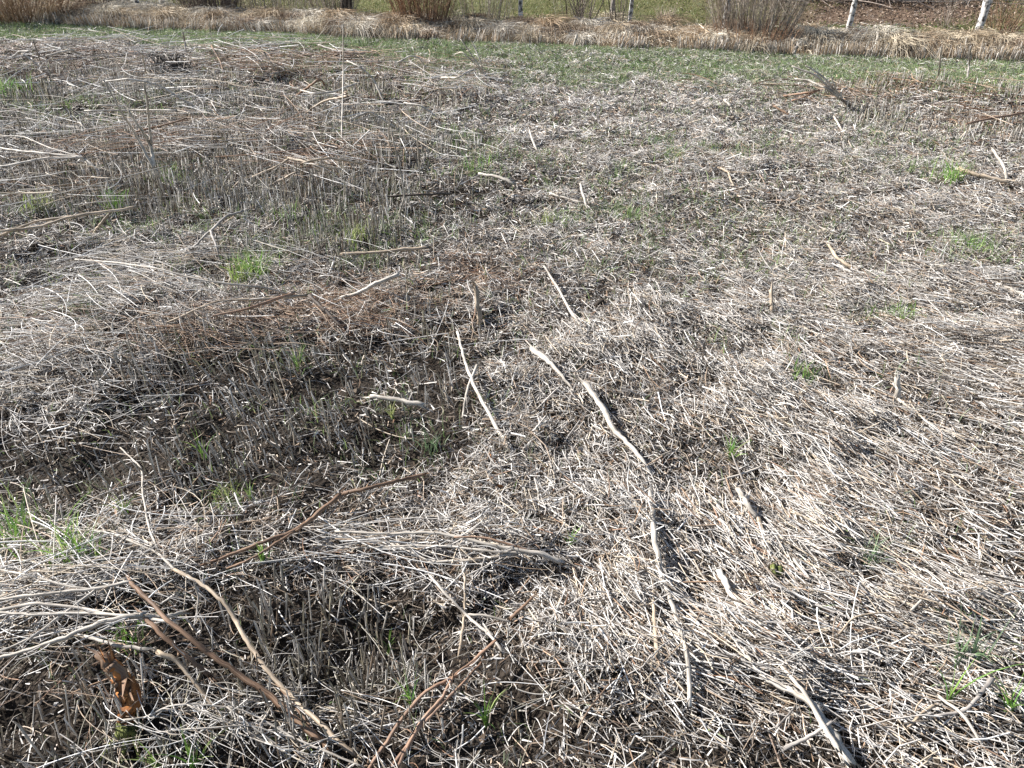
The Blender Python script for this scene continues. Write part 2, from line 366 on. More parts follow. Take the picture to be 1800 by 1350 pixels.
# ------------------------------------------------------------ standing stubble
def stubble(dens, y0, y1, wid, sides):
    x, y = scatter(dens, y0, y1)
    row = .125; rx = x+.0*y                       # drilled rows run away from the camera
    x = np.where(rs.uniform(size=len(x)) < .75, np.round(rx/row)*row+rs.normal(0, .022, len(x)), x)
    e = edist(x, y); z = H(x, y); px, py = to_px(x, y, z)
    d = stub_d(px, py)*np.where(py < 240, .8, 1.15)*np.clip((fbm(x, y, 2.2, 91)-.3)*3.2, .12, 1.4)+.07; k = (rs.uniform(size=len(x)) < d/1.4) & (e < -.2) & (green_band(x, y) < .75)
    x, y, z, px, py, d = [q[k] for q in (x, y, z, px, py, d)]; n = len(x)
    hgt = (.04+.085*np.clip(d, 0, 1))*rs.uniform(.55, 1.25, n)
    lean = np.stack([rs.normal(0, .14, n), rs.normal(0, .14, n), np.ones(n)], -1)
    near = np.clip(blob(px, py, [(480,690,330,110,1.),(300,900,300,100,.5)]), 0, 1)
    lean[:, 0] -= .45*near*rs.uniform(.3, 1, n)
    q = rs.uniform(size=n) < .12; lean[q, :2] += rs.normal(0, .7, (int(q.sum()), 2))
    D = unit(lean); P0 = np.stack([x, y, z-.01], -1); P2 = P0+D*hgt[:, None]; P1 = (P0+P2)/2+rs.normal(0, .006, (n, 3))
    col = pick(GREY, n); q = rs.uniform(size=n) < .2; col[q] = pick(DARKC, int(q.sum())); q = rs.uniform(size=n) < .16; col[q] = pick(PALE, int(q.sum()), PALEW)
    return curves(P0, P1, P2, wid*rs.uniform(.7, 1.3, n), col, 1, sides, .92)
stuff('stubble', [stubble(1900, .55, 2.4, .0042, 5), stubble(1300, 2.4, 5, .0046, 4), stubble(900, 5, 11.6, .0062, 3)], M_STUB)

# ------------------------------------------------------------ long dry weed stems lying in swaths
WEED = []
def swath(cx, cy, sx, sy, n, ang, spread, L0, L1, wid, h0, h1, pal, curl=.18, pp=None):
    """cx, cy: picture spot of the swath's middle; sx, sy: its size on the ground in metres"""
    c = at(cx, cy); x = c[0]+rs.normal(0, sx, n); y = c[1]+rs.normal(0, sy, n)
    far = c[1] > 4.5; qx, qy = to_px(x, y, 0); q_ = ~((qx > 858) & (cx < 850) & (cy < 420)); x, y = x[q_], y[q_]; n = len(x)
    k = (edist(x, y) < 0) & (rs.uniform(size=n) > green_band(x, y)*1.1) & (rs.uniform(size=n) < np.clip((fbm(x, y, 2.6, 161)-.3)*3.4, 0, 1)*(.62 if far else .85)); x, y = x[k], y[k]; n = len(x)
    a = R(ang)+rs.normal(0, R(spread*1.25+(14 if far else 4)), n)+R(110)*(fbm(x, y, 1.1 if far else 2.5, 162)-.5); L = rs.uniform(L0, L1, n)
    D = np.stack([np.cos(a), np.sin(a), rs.normal(0, .10, n)], -1)
    L = L*rs.beta(2, 2.2, n)*1.5
    D = unit(D)
    m = np.stack([x, y, H(x, y)+rs.uniform(h0, h1, n)*sstep(.25, .65, fbm(x, y, 3.1, 163))], -1)
    P0 = m-D*L[:, None]/2; P2 = m+D*L[:, None]/2
    for P in (P0, P2):
        g = H(P[:, 0], P[:, 1])+.006; P[:, 2] = np.maximum(P[:, 2], g); P[:, 2] = np.minimum(P[:, 2], g+h1+.05)
    P1 = m+rs.normal(size=(n, 3))*(L*curl)[:, None]*np.array([1, 1, .15]); P1[:, 2] = np.maximum(P1[:, 2], m[:, 2]-.01)
    WEED.append(curves(P0, P1, P2, wid*rs.uniform(.5, 1.5, n), pick(pal, n, pp), 7, 4, .45))
P_, R_, G_ = PALE, REDC, GREY
swath(330,520,.32,.16,560,-8,20,.15,.55,.0030,.02,.15,P_,.16); swath(560,560,.28,.12,300,-10,24,.12,.45,.0028,.01,.12,R_,.2)
swath(330,585,.30,.10,380,-5,24,.12,.5,.0026,.01,.12,R_,.2); swath(60,650,.25,.16,300,5,28,.12,.45,.0028,.02,.13,P_,.2)
swath(60,560,.3,.14,160,0,30,.15,.5,.003,.02,.13,P_,.2); swath(130,720,.22,.10,260,-12,24,.1,.35,.0026,.02,.10,P_,.2)
swath(100,275,.75,.22,420,3,16,.2,.8,.0042,.05,.16,P_,.12); swath(90,330,.6,.2,260,-5,30,.15,.6,.0036,.05,.15,R_,.15)
swath(560,290,.42,.22,330,-6,24,.2,.6,.0042,.05,.16,R_,.16); swath(580,250,.5,.3,220,5,35,.2,.6,.004,.05,.16,P_,.18)
swath(270,175,.8,.5,420,0,38,.25,.9,.0048,.05,.2,P_,.14); swath(240,220,.6,.4,220,20,50,.2,.6,.004,.04,.2,G_,.16)
swath(680,185,.8,.5,420,-5,45,.2,.8,.005,.04,.2,P_,.2); swath(60,130,.9,.6,360,-25,40,.3,.9,.006,.05,.22,P_,.15)
swath(420,110,2.4,.7,1100,0,35,.2,.7,.006,.02,.14,R_,.2); swath(380,100,2.6,.8,1000,0,35,.2,.7,.006,.03,.16,P_,.2)
swath(560,116,.8,.2,500,2,20,.3,.8,.006,.04,.16,R_,.15); swath(1700,155,.9,.25,600,0,30,.2,.6,.006,.03,.16,R_,.2)
swath(1560,152,.7,.2,260,5,30,.2,.6,.006,.03,.12,R_,.2); swath(1740,212,.4,.1,160,8,12,.3,.8,.005,.03,.12,R_,.1)
swath(1650,190,1.0,.5,260,0,60,.2,.5,.005,.02,.12,P_,.2); swath(700,300,.5,.3,200,-10,50,.2,.6,.0038,.04,.2,P_,.2)
swath(640,990,.22,.07,260,-3,14,.15,.5,.0032,.01,.06,P_,.12); swath(560,1000,.2,.06,120,4,30,.12,.35,.003,.01,.06,R_,.2)
swath(60,1060,.16,.08,130,12,18,.15,.45,.0034,.03,.10,P_,.14); swath(200,940,.25,.10,200,-20,45,.1,.35,.0028,.01,.08,P_,.22)
swath(500,640,.2,.1,100,-30,45,.1,.4,.003,.02,.1,P_,.2); swath(240,620,.35,.1,90,5,30,.15,.5,.0028,.05,.12,R_,.2)
for cx, cy, sx, sy, n, pal in ((200,170,1.1,.6,500,P_),(420,190,1.0,.5,380,P_),(640,190,.9,.6,420,P_),(120,240,.8,.4,380,P_),(330,250,.7,.35,260,P_),(650,260,.6,.35,300,P_),(80,380,.5,.2,200,P_),(480,330,.6,.25,200,G_),(300,120,1.8,.7,700,P_),(100,110,1.2,.6,600,P_),(600,140,1.1,.6,400,R_),(250,280,.6,.3,200,R_),(450,250,.7,.3,260,R_)):
    swath(cx,cy,sx,sy,n,0,60,.2,1.0,.0052 if cy < 220 else .0042,.06,.22,pal,.13)
WH = np.array([(.72,.70,.67),(.62,.59,.55),(.78,.76,.73)])
for cx, cy, sx, sy, n in ((230,180,1.2,.6,70),(640,200,.9,.6,60),(100,270,.7,.35,45),(600,290,.5,.3,45),(330,110,2.2,.6,90),(80,130,1.0,.6,50)):
    swath(cx,cy,sx,sy,n,-5,60,.25,.9,.0068 if cy < 220 else .0055,.06,.2,WH,.12)
swath(330,500,.34,.13,620,-6,22,.15,.55,.0030,.05,.17,P_,.16); swath(90,620,.3,.16,240,5,30,.12,.45,.0028,.03,.15,P_,.2); swath(600,545,.25,.08,300,-4,26,.12,.5,.0028,.03,.13,R_,.2)
swath(700,600,.2,.12,160,-40,40,.1,.35,.003,.02,.1,P_,.2); swath(80,1040,.16,.1,240,8,26,.15,.45,.003,.03,.11,P_,.16); swath(620,985,.2,.07,260,-2,18,.15,.5,.003,.02,.07,P_,.14); swath(500,1300,.2,.08,200,-40,25,.1,.35,.0022,.03,.08,P_,.2)
swath(250,420,.5,.12,260,5,30,.15,.5,.0032,.01,.08,P_,.2); swath(820,490,.18,.10,180,0,60,.06,.25,.003,.005,.05,R_,.25)
swath(760,540,.2,.1,120,-50,30,.1,.35,.003,.01,.07,P_,.15); swath(1600,1150,.3,.35,320,-50,16,.12,.34,.0036,.005,.05,P_,.1)
swath(1680,800,.4,.4,420,-42,18,.12,.34,.0038,.005,.05,P_,.1); swath(1500,500,.5,.5,240,-35,40,.12,.35,.004,.005,.04,P_,.12)
swath(1250,1150,.2,.2,110,-55,20,.12,.34,.0034,.005,.05,R_,.12); swath(380,1290,.3,.12,170,-30,40,.1,.4,.0026,.02,.10,G_,.22)
swath(650,1200,.25,.15,120,10,60,.1,.35,.0024,.02,.08,G_,.25); swath(150,1170,.2,.08,90,-20,60,.08,.3,.0026,.02,.08,R_,.25)
swath(450,210,.4,.25,160,10,50,.2,.5,.004,.03,.18,P_,.2); swath(1250,160,1.5,.3,300,0,30,.2,.5,.006,.01,.05,P_,.12)
swath(1050,1220,.15,.15,80,-60,35,.08,.25,.003,.005,.04,G_,.2); swath(1150,580,.6,.5,260,-50,50,.1,.3,.0036,.005,.04,P_,.12)
stuff('dry_weed_stems', WEED, M_STRAW)

# ------------------------------------------------------------ young green grass in the field
GPAL = np.array([(.18,.28,.09),(.24,.33,.12),(.16,.23,.11),(.30,.34,.18),(.24,.29,.18)])
def grass(x, y, L0, wid, lean=.5, pal=GPAL, seg=2):
    n = len(x); z = H(x, y); a = rs.uniform(0, 2*PI, n); L = L0*rs.uniform(.5, 1.3, n)
    o = np.stack([np.cos(a), np.sin(a), 0*a], -1); ln = rs.uniform(.1, 1, n)*lean
    P0 = np.stack([x, y, z-.004], -1)
    P1 = P0+(o*.15*ln[:, None]+np.array([0, 0, .6]))*L[:, None]
    P2 = P0+(o*ln[:, None]+np.array([0, 0, 1.])*(1-.45*ln[:, None]))*L[:, None]
    return curves(P0, P1, P2, wid*rs.uniform(.7, 1.3, n), pick(pal, n), seg, 2, .15, np.stack([rs.normal(0, 1, n), rs.normal(0, 1, n), rs.normal(0, .4, n)], -1))
def field_green():
    out = []
    x, y = scatter(4600, 7.0, 14.5, .5); g = green_band(x, y)*(.35+1.0*fbm(x, y, 2.5, 101)); px, py = to_px(x, y, 0)
    g = g*np.where(px < 700, 1.7, 1.0)
    k = rs.uniform(size=len(x)) < g; x, y = x[k], y[k]
    out.append(grass(x, y, .06, .0062, .9))
    # a fine sprinkling in patches over the rest
    GP = [(430,470,60,25,1),(640,430,80,30,.9),(600,400,150,40,.5),(330,410,150,30,.5),(480,380,120,50,.5),(1185,275,80,20,.8),(1600,560,100,40,.5),(1700,440,90,30,.6),(1250,450,200,60,.35),(1100,380,150,50,.4),
          (1560,280,80,30,.5),(30,160,40,12,1.5),(60,360,60,20,.7),(200,360,60,20,.7),(840,290,80,30,.6),(640,250,60,20,.5),(1520,1000,90,50,.5),(1700,1120,60,50,.5),(80,930,110,50,.8),(160,960,60,40,.7),(400,880,60,30,.5),
          (700,780,100,50,.4),(560,690,150,60,.3),(1350,600,200,60,.3),(440,110,120,20,.4),(700,140,160,20,.7),(1660,310,40,20,.7),(880,740,80,60,.25),(260,560,200,60,.2),(620,480,90,30,.5),(300,310,60,20,.4),(140,200,150,30,.5),(760,250,80,30,.5),(1000,300,200,60,.3),(1400,250,200,60,.3)]
    for dn, a, b, L, W in ((2400, .6, 2.6, .065, .0034), (2600, 2.6, 5, .08, .0044), (2200, 5, 10.5, .085, .0058)):
        x, y = scatter(dn, a, b, .3); px, py = to_px(x, y, 0)
        d = np.clip(1.5*blob(px, py, GP, .09), 0, 1.5)*np.clip(fbm(x, y, 7, 111)*3.0-1.1, 0, 1.2)
        k = (rs.uniform(size=len(x)) < d) & (edist(x, y) < 0); out.append(grass(x[k], y[k], L, W, .9))
    stuff('seedling_grass', out, M_GREEN)
field_green()

# ------------------------------------------------------------ rough dead grass on the bank
TANP = np.array([(.55,.47,.35),(.46,.37,.26),(.66,.60,.49),(.36,.27,.18),(.58,.53,.45),(.27,.20,.14)])
def bank():
    out = []
    xw = (-11.5, 9.5)
    # standing mown stems along the foot of the bank
    n = 15000; x = rs.uniform(*xw, n); e = rs.gamma(2, .045, n)-.02; y = edge(x)+e*1.03
    c = fbm(x, y*0, 6, 121); k = rs.uniform(size=n) < np.clip(c*4-1.5, .05, 1); x, y, c = x[k], y[k], c[k]; n = len(x)
    z = H(x, y); P0 = np.stack([x, y, z-.01], -1); ln = (fbm(x, x*0, 1.5, 123)-.5)*1.2
    D = unit(np.stack([ln+rs.normal(0, .14, n), rs.normal(-.12, .12, n), np.ones(n)], -1)); P2 = P0+D*(rs.uniform(.07, .19, n))[:, None]
    gp = np.array([(.48,.45,.41),(.58,.54,.49),(.33,.28,.22),(.38,.28,.18),(.24,.18,.13)])
    out.append(curves(P0, (P0+P2)/2, P2, rs.uniform(.005, .010, n), pick(gp, n), 1, 2, .8))
    # drooping tussocks
    m = 330; tx = rs.uniform(*xw, m); te = rs.beta(1.1, 2.0, m)*1.25+.2; ty = edge(tx)+te*1.03
    hs = rs.gamma(6, .19, m)
    per = 210; x = np.repeat(tx, per)+rs.normal(0, .05, m*per); y = np.repeat(ty, per)+rs.normal(0, .04, m*per); hh = np.repeat(hs, per); n = len(x)
    a = np.where(rs.uniform(size=n) < .6, rs.normal(-PI/2, .8, n)+np.repeat(rs.normal(0, .5, m), per), rs.uniform(0, 2*PI, n)); rr = rs.uniform(.06, .26, n)*hh
    z = H(x, y); P0 = np.stack([x, y, z], -1); o = np.stack([np.cos(a), np.sin(a), 0*a], -1)
    up = rs.uniform(.08, .18, n)*hh
    P1 = P0+o*(rr*.5)[:, None]+np.array([0, 0, 1])*up[:, None]
    P2 = P0+o*rr[:, None]; P2[:, 2] = H(P2[:, 0], P2[:, 1])+rs.uniform(0, .06, n)
    tc = pick(TANP, m); col = np.repeat(tc, per, 0)*rs.uniform(.7, 1.25, (n, 1))
    out.append(curves(P0, P1, P2, rs.uniform(.0035, .008, n), col, 3, 2, .3))
    # matted layer in between
    n = 45000; x = rs.uniform(*xw, n); e = rs.uniform(.12, 1.7, n)**1.0; k = rs.uniform(size=n) < 1.15-sstep(.8, 1.4, e+.5*(fbm(x, e, 1.3, 131)-.5)); x, e = x[k], e[k]; y = edge(x)+e*1.03; n = len(x)
    a = rs.uniform(0, 2*PI, n); L = rs.uniform(.05, .22, n); D = np.stack([np.cos(a), np.sin(a), rs.normal(0, .3, n)], -1)
    c = np.stack([x, y, H(x, y)+rs.uniform(.01, .06, n)], -1)
    out.append(curves(c-D*L[:, None]/2, c+rs.normal(0, .02, (n, 3))+np.array([0, 0, .02]), c+D*L[:, None]/2, rs.uniform(.003, .007, n), pick(TANP, n), 2, 2, .5))
    stuff('rough_dead_grass', out, M_DRYG)
    # a few single tall pale grass blades that stand out of the mat
    n = 700; x = rs.uniform(*xw, n); e = rs.uniform(.2, 1.6, n); y = edge(x)+e*1.03
    # pasture behind
    out = []
    n = 120000; x = rs.uniform(-14, 12, n); e = 1.0+rs.uniform(0, 1, n)**1.4*7; y = edge(x)+e*1.03
    px, py = to_px(x, y, .2)
    dens = sstep(.9, 1.5, e+.6*(fbm(x, y, 1.2, 46)-.5))*(.25+1.1*fbm(x, y, 2.5, 141))
    lf = blob(px, py, [(1540,19,190,10,1.2),(1600,4,150,12,1.),(130,10,120,30,.8),(400,15,90,25,.8)])
    dens = dens*np.clip(1-lf, .03, 1)
    k = rs.uniform(size=n) < dens; x, y = x[k], y[k]
    pal = np.array([(.10,.14,.035),(.14,.17,.05),(.18,.18,.07),(.085,.12,.035),(.24,.20,.10)])
    out.append(grass(x, y, .045, .010, 1.1, pal))
    b = blob(*to_px(x, y, .2), [(1590,42,120,9,1.),(1440,33,50,6,1)])
    k = rs.uniform(size=len(x)) < b; xx = np.repeat(x[k], 2)+rs.normal(0, .05, 2*int(k.sum())); yy = np.repeat(y[k], 2)
    out.append(grass(xx, yy, .05, .010, 1.0, np.array([(.12,.21,.04),(.10,.17,.04)])))
    stuff('pasture_grass', out, M_GREEN)
    # fallen leaves under the far hedge
    n = 90000; x = rs.uniform(-13, 12, n); y = rs.uniform(10.5, 19, n); px, py = to_px(x, y, .25)
    lf = blob(px, py, [(1540,19,190,10,1.2),(1620,2,180,12,1.2),(130,8,130,28,.9),(390,12,90,24,.9),(1540,-25,260,30,1.)])
    k = (rs.uniform(size=n) < lf) & (edist(x, y) > 1.0); x, y = x[k], y[k]; n = len(x)
    D = unit(rs.normal(size=(n, 3))*np.array([1, 1, .35])); c = np.stack([x, y, H(x, y)+rs.uniform(.005, .03, n)], -1)
    col = pick(np.array([(.17,.12,.085),(.24,.18,.13),(.11,.075,.05),(.33,.27,.22)]), n); L = rs.uniform(.018, .04, n)[:, None]
    stuff('fallen_leaves', [curves(c-D*L/2, c+rs.normal(0, .008, (n, 3)), c+D*L/2, rs.uniform(.012, .026, n), col, 2, 2, .7, np.tile(np.array([[.1, .1, 1.]]), (n, 1))+rs.normal(0, .3, (n, 3)))], M_LEAF)
bank()

# ------------------------------------------------------------ soil crumbs
def crumbs():
    ph = np.array([(1,0,0),(-1,0,0),(0,1,0),(0,-1,0),(0,0,1),(0,0,-1)], float)
    tri = np.array([(0,2,4),(2,1,4),(1,3,4),(3,0,4),(2,0,5),(1,2,5),(3,1,5),(0,3,5)])
    x, y = scatter(5200, .6, 3.4, .3); px, py = to_px(x, y, 0)
    d = np.clip(blob(px, py, BARE_B, .22), 0, 1)*np.clip(fbm(x, y, 6, 151)*2-.5, 0, 1); k = rs.uniform(size=len(x)) < d; x, y = x[k], y[k]; n = len(x)
    s = rs.gamma(2.2, .0015, n)+.0012
    V = ph[None]*(s[:, None, None]*rs.uniform(.6, 1.3, (n, 6, 1))); V = V+rs.normal(0, 1, (n, 6, 3))*s[:, None, None]*.25
    V = V+np.stack([x, y, H(x, y)+s*.4], -1)[:, None]
    Q = (np.arange(n)[:, None, None]*6+tri[None]).reshape(-1, 3)
    pal = np.array([(.07,.052,.038),(.10,.075,.055),(.05,.038,.03),(.13,.105,.08)])
    col = np.repeat(pick(pal, n), 6, 0)
    o = link('soil_crumbs', raw_mesh('soil_crumbs', V.reshape(-1, 3), Q, col, False), M_SOILB); o['kind'] = 'stuff'
crumbs()

# ============================================================ THINGS
def tube(pts, rad, sides=10, rib=.10, knots=True, flat=1.0, kink=.19):
    """a smooth tapered tube through pts (k,3); rad per point; returns V, faces list, fib attribute"""
    pts = np.asarray(pts, float); rad = np.asarray(rad, float)
    k = len(pts); n = max(8, (k-1)*6)
    s = np.concatenate([[0], np.cumsum(np.linalg.norm(np.diff(pts, axis=0), axis=1))]); u = np.linspace(0, s[-1], n)
    # Catmull-Rom style smoothing
    P = np.stack([np.interp(u, s, pts[:, i]) for i in range(3)], -1)
    P[1:-1] = P[1:-1]*.5+(P[:-2]+P[2:])*.25
    r = np.interp(u, s, rad)
    tot = s[-1]
    P[1:-1] += rs.normal(0, 1, (n-2, 3))*r[1:-1, None]*kink
    T = unit(np.gradient(P, axis=0))
    A = np.zeros_like(T); a0 = np.array([0, 0, 1.]) if abs(T[0][2]) < .8 else np.array([0, 1., 0])
    for i in range(n):                       # the frame is carried along the curve, so a tube never twists over
        a0 = a0-T[i]*np.dot(a0, T[i]); a0 = a0/max(np.linalg.norm(a0), 1e-9); A[i] = a0
    B = np.cross(T, A)
    ph = rs.uniform(0, 6.3, 3)
    V, fb = [], []; kn = set(rs.randint(1, n-1, max(1, n//7)).tolist())
    for i in range(n):
        for j in range(sides):
            a = 2*PI*j/sides
            rr = r[i]*(1+rib*math.sin(3*a+ph[0])*.7+rib*math.sin(5*a+ph[1]+i*.2)*.6+rs.uniform(-.05, .05))
            if knots and i in kn: rr *= 1.2
            V.append(P[i]+A[i]*math.cos(a)*rr+B[i]*math.sin(a)*rr*flat); fb.append((math.cos(a), math.sin(a), u[i]*1.0+ph[2]))
    F = [(i*sides+j, i*sides+(j+1) % sides, (i+1)*sides+(j+1) % sides, (i+1)*sides+j) for i in range(n-1) for j in range(sides)]
    # ragged broken ends
    for end, sg in ((0, -1), (n-1, 1)):
        V.append(P[end]+T[end]*sg*r[end]*.5); fb.append((0, 0, ph[2])); c = len(V)-1
        for j in range(sides):
            q = end*sides+j; V[q] = V[q]+T[end]*sg*r[end]*rs.uniform(0, 1.6)
            f = (c, end*sides+(j+1) % sides, end*sides+j); F.append(f if sg < 0 else f[::-1])
            if r[end] > .0028 and rs.uniform() < .45:          # a torn fibre sticking out of the end
                V.append(V[end*sides+j]+T[end]*sg*r[end]*rs.uniform(2, 6)+rs.normal(0, 1, 3)*r[end]*.7); fb.append((0, 0, ph[2])); F.append((end*sides+j, end*sides+(j+1) % sides, len(V)-1))
    return np.array(V), F, np.array(fb)
def py_mesh(name, V, F, fb=None, origin=(0, 0, 0), smooth=True):
    me = bpy.data.meshes.new(name); me.from_pydata([tuple(v) for v in np.asarray(V)-np.asarray(origin)], [], F)
    if fb is not None:
        a = me.attributes.new('fib', 'FLOAT_VECTOR', 'POINT'); a.data.foreach_set('vector', np.asarray(fb, np.float32).ravel())
    if smooth: me.polygons.foreach_set('use_smooth', np.full(len(me.polygons), True))
    return me
def trace(pts, w0, w1, h=None):
    """(px, py[, h]) spots -> ground points with heights; widths in picture pixels -> metres at that distance"""
    out, rad = [], []
    k = len(pts)
    for i, p in enumerate(pts):
        t = i/(k-1); hh = (p[2]+.013*min(1, p[2]/.02)) if len(p) > 2 else (h if h is not None else .04)
        q = at(p[0], p[1], hh); dep = q[1]*CP-(q[2]-CAMH)*SP
        r = (w0*(1-t)+w1*t)*.86*dep/F/2; q[2] += r; out.append(q); rad.append(max(r, .0011))
    return np.array(out), np.array(rad)
SP1 = 'stalks and branches lying in the field'
def stalk(pts, w0, w1, mat, label, h=None, cat='dead stalk', name='dead_stalk', sides=10):
    P, r = trace(pts, w0, w1, h); V, Fc, fb = tube(P, r, sides); o0 = P[0]
    o = link(name, py_mesh(name, V, Fc, fb, o0), mat, loc=o0); return tag(o, label, cat, SP1)
def plant(branches, mat, label, cat='dead plant', name='dead_plant', twigs=0, tl=.1):
    """first branch is the main stem, the others are side branches; each a mesh of its own"""
    root = None
    for i, b in enumerate(branches):
        pts, w0, w1 = b[:3]; h = b[3] if len(b) > 3 else None; m = b[4] if len(b) > 4 else mat
        P, r = trace(pts, w0, w1, h)
        if root is None: o0 = P[0]; root = tag(empty(name, o0), label, cat, 'dead branching plants in the field')
        V, Fc, fb = tube(P, r, 9); link('main_stem' if i == 0 else 'side_branch', py_mesh('branch', V, Fc, fb, o0), m, root)
    if twigs:
        a = []
        for _ in range(twigs):
            b = branches[random.randrange(len(branches))]; P, r = trace(b[0], b[1], b[2], b[3] if len(b) > 3 else None)
            j = random.randrange(len(P)-1); t = random.random(); p = P[j]*(1-t)+P[j+1]*t; d = unit(P[j+1]-P[j])
            v = unit(d+rs.normal(0, .5, 3)*np.array([1, 1, .5]))*tl*random.uniform(.4, 1.2); a.append((p, p+v*.5+rs.normal(0, .01, 3), p+v))
        a = np.array(a)
        for q in a[:, None]:
            V, Q, C = curves(q[:, 0]-o0, q[:, 1]-o0, q[:, 2]-o0, np.full(1, random.uniform(.0018, .0036)), pick(PALE, 1, PALEW), 4, 5, .4)
            link('twig', raw_mesh('twig', V, Q, C), M_STRAW, root)
    return root

# ---- thick stalks, right half
stalk([(1488,1340,.01),(1472,1312,.02),(1452,1283,.035),(1428,1243,.04),(1400,1222,.04),(1342,1195,.035),(1312,1152,.03),(1252,1082,.03),(1200,1048,.02)], 22, 6, M_PALE, 'thickest pale stalk at the lower right, bent, its peeling orange base towards the viewer')
stalk([(1474,1322,.045),(1440,1268,.06),(1410,1213,.06),(1368,1168,.05)], 11, 6, M_PALE, 'thin split stalk lying along the thickest pale stalk at lower right')
stalk([(1370,1172,.02),(1350,1148,.03),(1312,1087,.04),(1285,1050,.04),(1265,1010,.03)], 7, 12, M_PALE, 'white flattened stalk above the thickest pale stalk, broad at its upper end')
stalk([(1212,1242,.02),(1208,1160,.04),(1195,1110,.04),(1180,1060,.05),(1160,1010,.05),(1150,950,.05),(1143,872,.04)], 9, 11, M_PALE, 'long pale stalk running almost straight away in the lower centre right')
stalk([(1156,1162,.02),(1150,1100,.04),(1148,1025,.03)], 9, 6, M_TAN, 'short upright stalk with orange foot beside the long pale stalk')
stalk([(1147,840,.01),(1130,812,.03),(1110,790,.035),(1075,755,.04),(1060,722,.04),(1033,684,.04)], 7, 12, M_PALE, 'thick bleached stalk with orange streak just right of centre')
stalk([(1012,692,.01),(978,652,.03),(960,635,.04),(938,620,.04)], 4, 13, M_PALE, 'short splintered white stalk end left of the thick bleached stalk')
plant([([(898,797,.01),(880,765,.03),(860,730,.04),(838,690,.05),(818,640,.05),(803,582,.04)], 9, 5), ([(838,645,.07),(820,690,.03),(813,735,.01)], 6, 4)], M_PALE, 'pale forked stalk with a side twig left of the picture centre')
stalk([(653,699,.05),(690,705,.05),(742,715,.04)], 8, 10, M_PALE, 'short bright white stick lying crosswise in dark stubble left of centre')
stalk([(1027,583,.01),(1015,568,.03),(1000,545,.03),(985,515,.04),(957,470,.03)], 7, 4, M_PALE, 'slim straight white stick lying above the picture centre')
stalk([(843,578,.0),(841,550,.05),(836,520,.11)], 9, 11, M_TAN, 'broken tan stump standing upright above the pale forked stalk', .0, 'stump', 'stalk_stump')
stalk([(1578,708,.0),(1577,690,.035),(1576,668,.08)], 11, 10, M_PALE, 'short white stump standing in the straw at middle right', .0, 'stump', 'stalk_stump')
stalk([(1578,704,.015),(1595,716,.015),(1612,728,.01)], 6, 4, M_PALE, 'white peeled strip at the foot of the short white stump')
stalk([(1357,565,.0),(1356,540,.05),(1355,515,.10)], 7, 8, M_TAN, 'slim tan stump standing upright in straw right of centre', .0, 'stump', 'stalk_stump')
stalk([(1508,478,.01),(1490,468,.02),(1470,456,.03),(1457,433,.03)], 8, 5, M_TAN, 'curved tan stick above the white one at upper right')
stalk([(1532,498,.01),(1500,486,.02),(1476,472,.02)], 5, 8, M_PALE, 'bleached white stick just below the curved tan stick')
stalk([(1752,503,.03),(1775,512,.03),(1812,526,.02)], 8, 8, M_PALE, 'white stick cut by the right picture edge halfway up')
plant([([(1248,290,.03),(1280,305,.03),(1322,311,.02)], 4, 5), ([(1280,305,.03),(1284,318,.02),(1290,328,.01)], 4, 3)], M_TAN, 'small tan forked twig on the pale straw at upper right')
stalk([(1686,300,.05),(1720,312,.04),(1765,322,.02)], 9, 7, M_TAN, 'tan stalk with bright orange end near the right edge')
stalk([(1770,320,.01),(1763,292,.08),(1745,266,.14)], 6, 5, M_PALE, 'pale stalk propped upright behind the tan stalk with orange end')
stalk([(1296,864,.04),(1314,893,.04),(1330,913,.02)], 11, 10, M_PALE, 'broad white split stalk piece on bare soil at lower right')
stalk([(1332,914,.02),(1340,940,.02),(1348,968,.01)], 10, 8, M_TAN, 'cream stalk piece continuing below the broad white split piece')
stalk([(1286,798,.06),(1310,858,.03),(1290,842,.04)][:2], 3, 4, M_GREY, 'grey straw propped beside the green sprout right of centre')
stalk([(1260,848,.03),(1300,836,.04),(1337,822,.04)], 5, 4, M_PALE, 'pale stick lying crosswise above the broad white split piece')
stalk([(1128,612,.01),(1090,598,.02),(1050,582,.02)], 3, 4, M_GREY, 'thin grey stick behind the thick bleached stalk')
stalk([(1400,1240,.01),(1365,1280,.05),(1372,1330,.01)][:2], 4, 3, M_GREY, 'thin grey stick left of the thickest stalk base')
stalk([(1376,1320,.01),(1420,1298,.04),(1460,1272,.06)], 8, 7, M_GREY, 'dark grey stick crossing the thickest pale stalk near its base')
stalk([(1743,1196,.05),(1720,1225,.04),(1695,1252,.02),(1645,1260,.02)], 9, 6, M_GREY, 'crooked grey stick near the lower right corner')
stalk([(1640,1243,.02),(1610,1265,.03),(1595,1282,.02)], 8, 5, M_TAN, 'short tan forked stick left of the crooked grey stick')
stalk([(1290,1262,.0),(1292,1300,.0),(1290,1240,.02)][:2], 3, 3, M_GREY, 'short grey straw standing left of the dark grey stick')
stalk([(1648,1225,.03),(1690,1255,.03),(1725,1310,.02)], 6, 6, M_PALE, 'white stick running down right beside the crooked grey stick')
stalk([(1470,1120,.02),(1500,1085,.05),(1545,1078,.05),(1590,1080,.04)], 4, 3, M_TAN, 'arched tan straw in the straw mat at lower right')
stalk([(1602,1074,.04),(1645,1030,.05)], 5, 4, M_PALE, 'straight white straw right of the arched tan straw')
stalk([(1395,985,.03),(1420,1015,.03)], 6, 5, M_PALE, 'short white stick near the mossy wedge at lower right')
stalk([(1420,470,.02),(1460,485,.02)], 3, 3, M_GREY, 'small grey stick left of the curved tan stick')
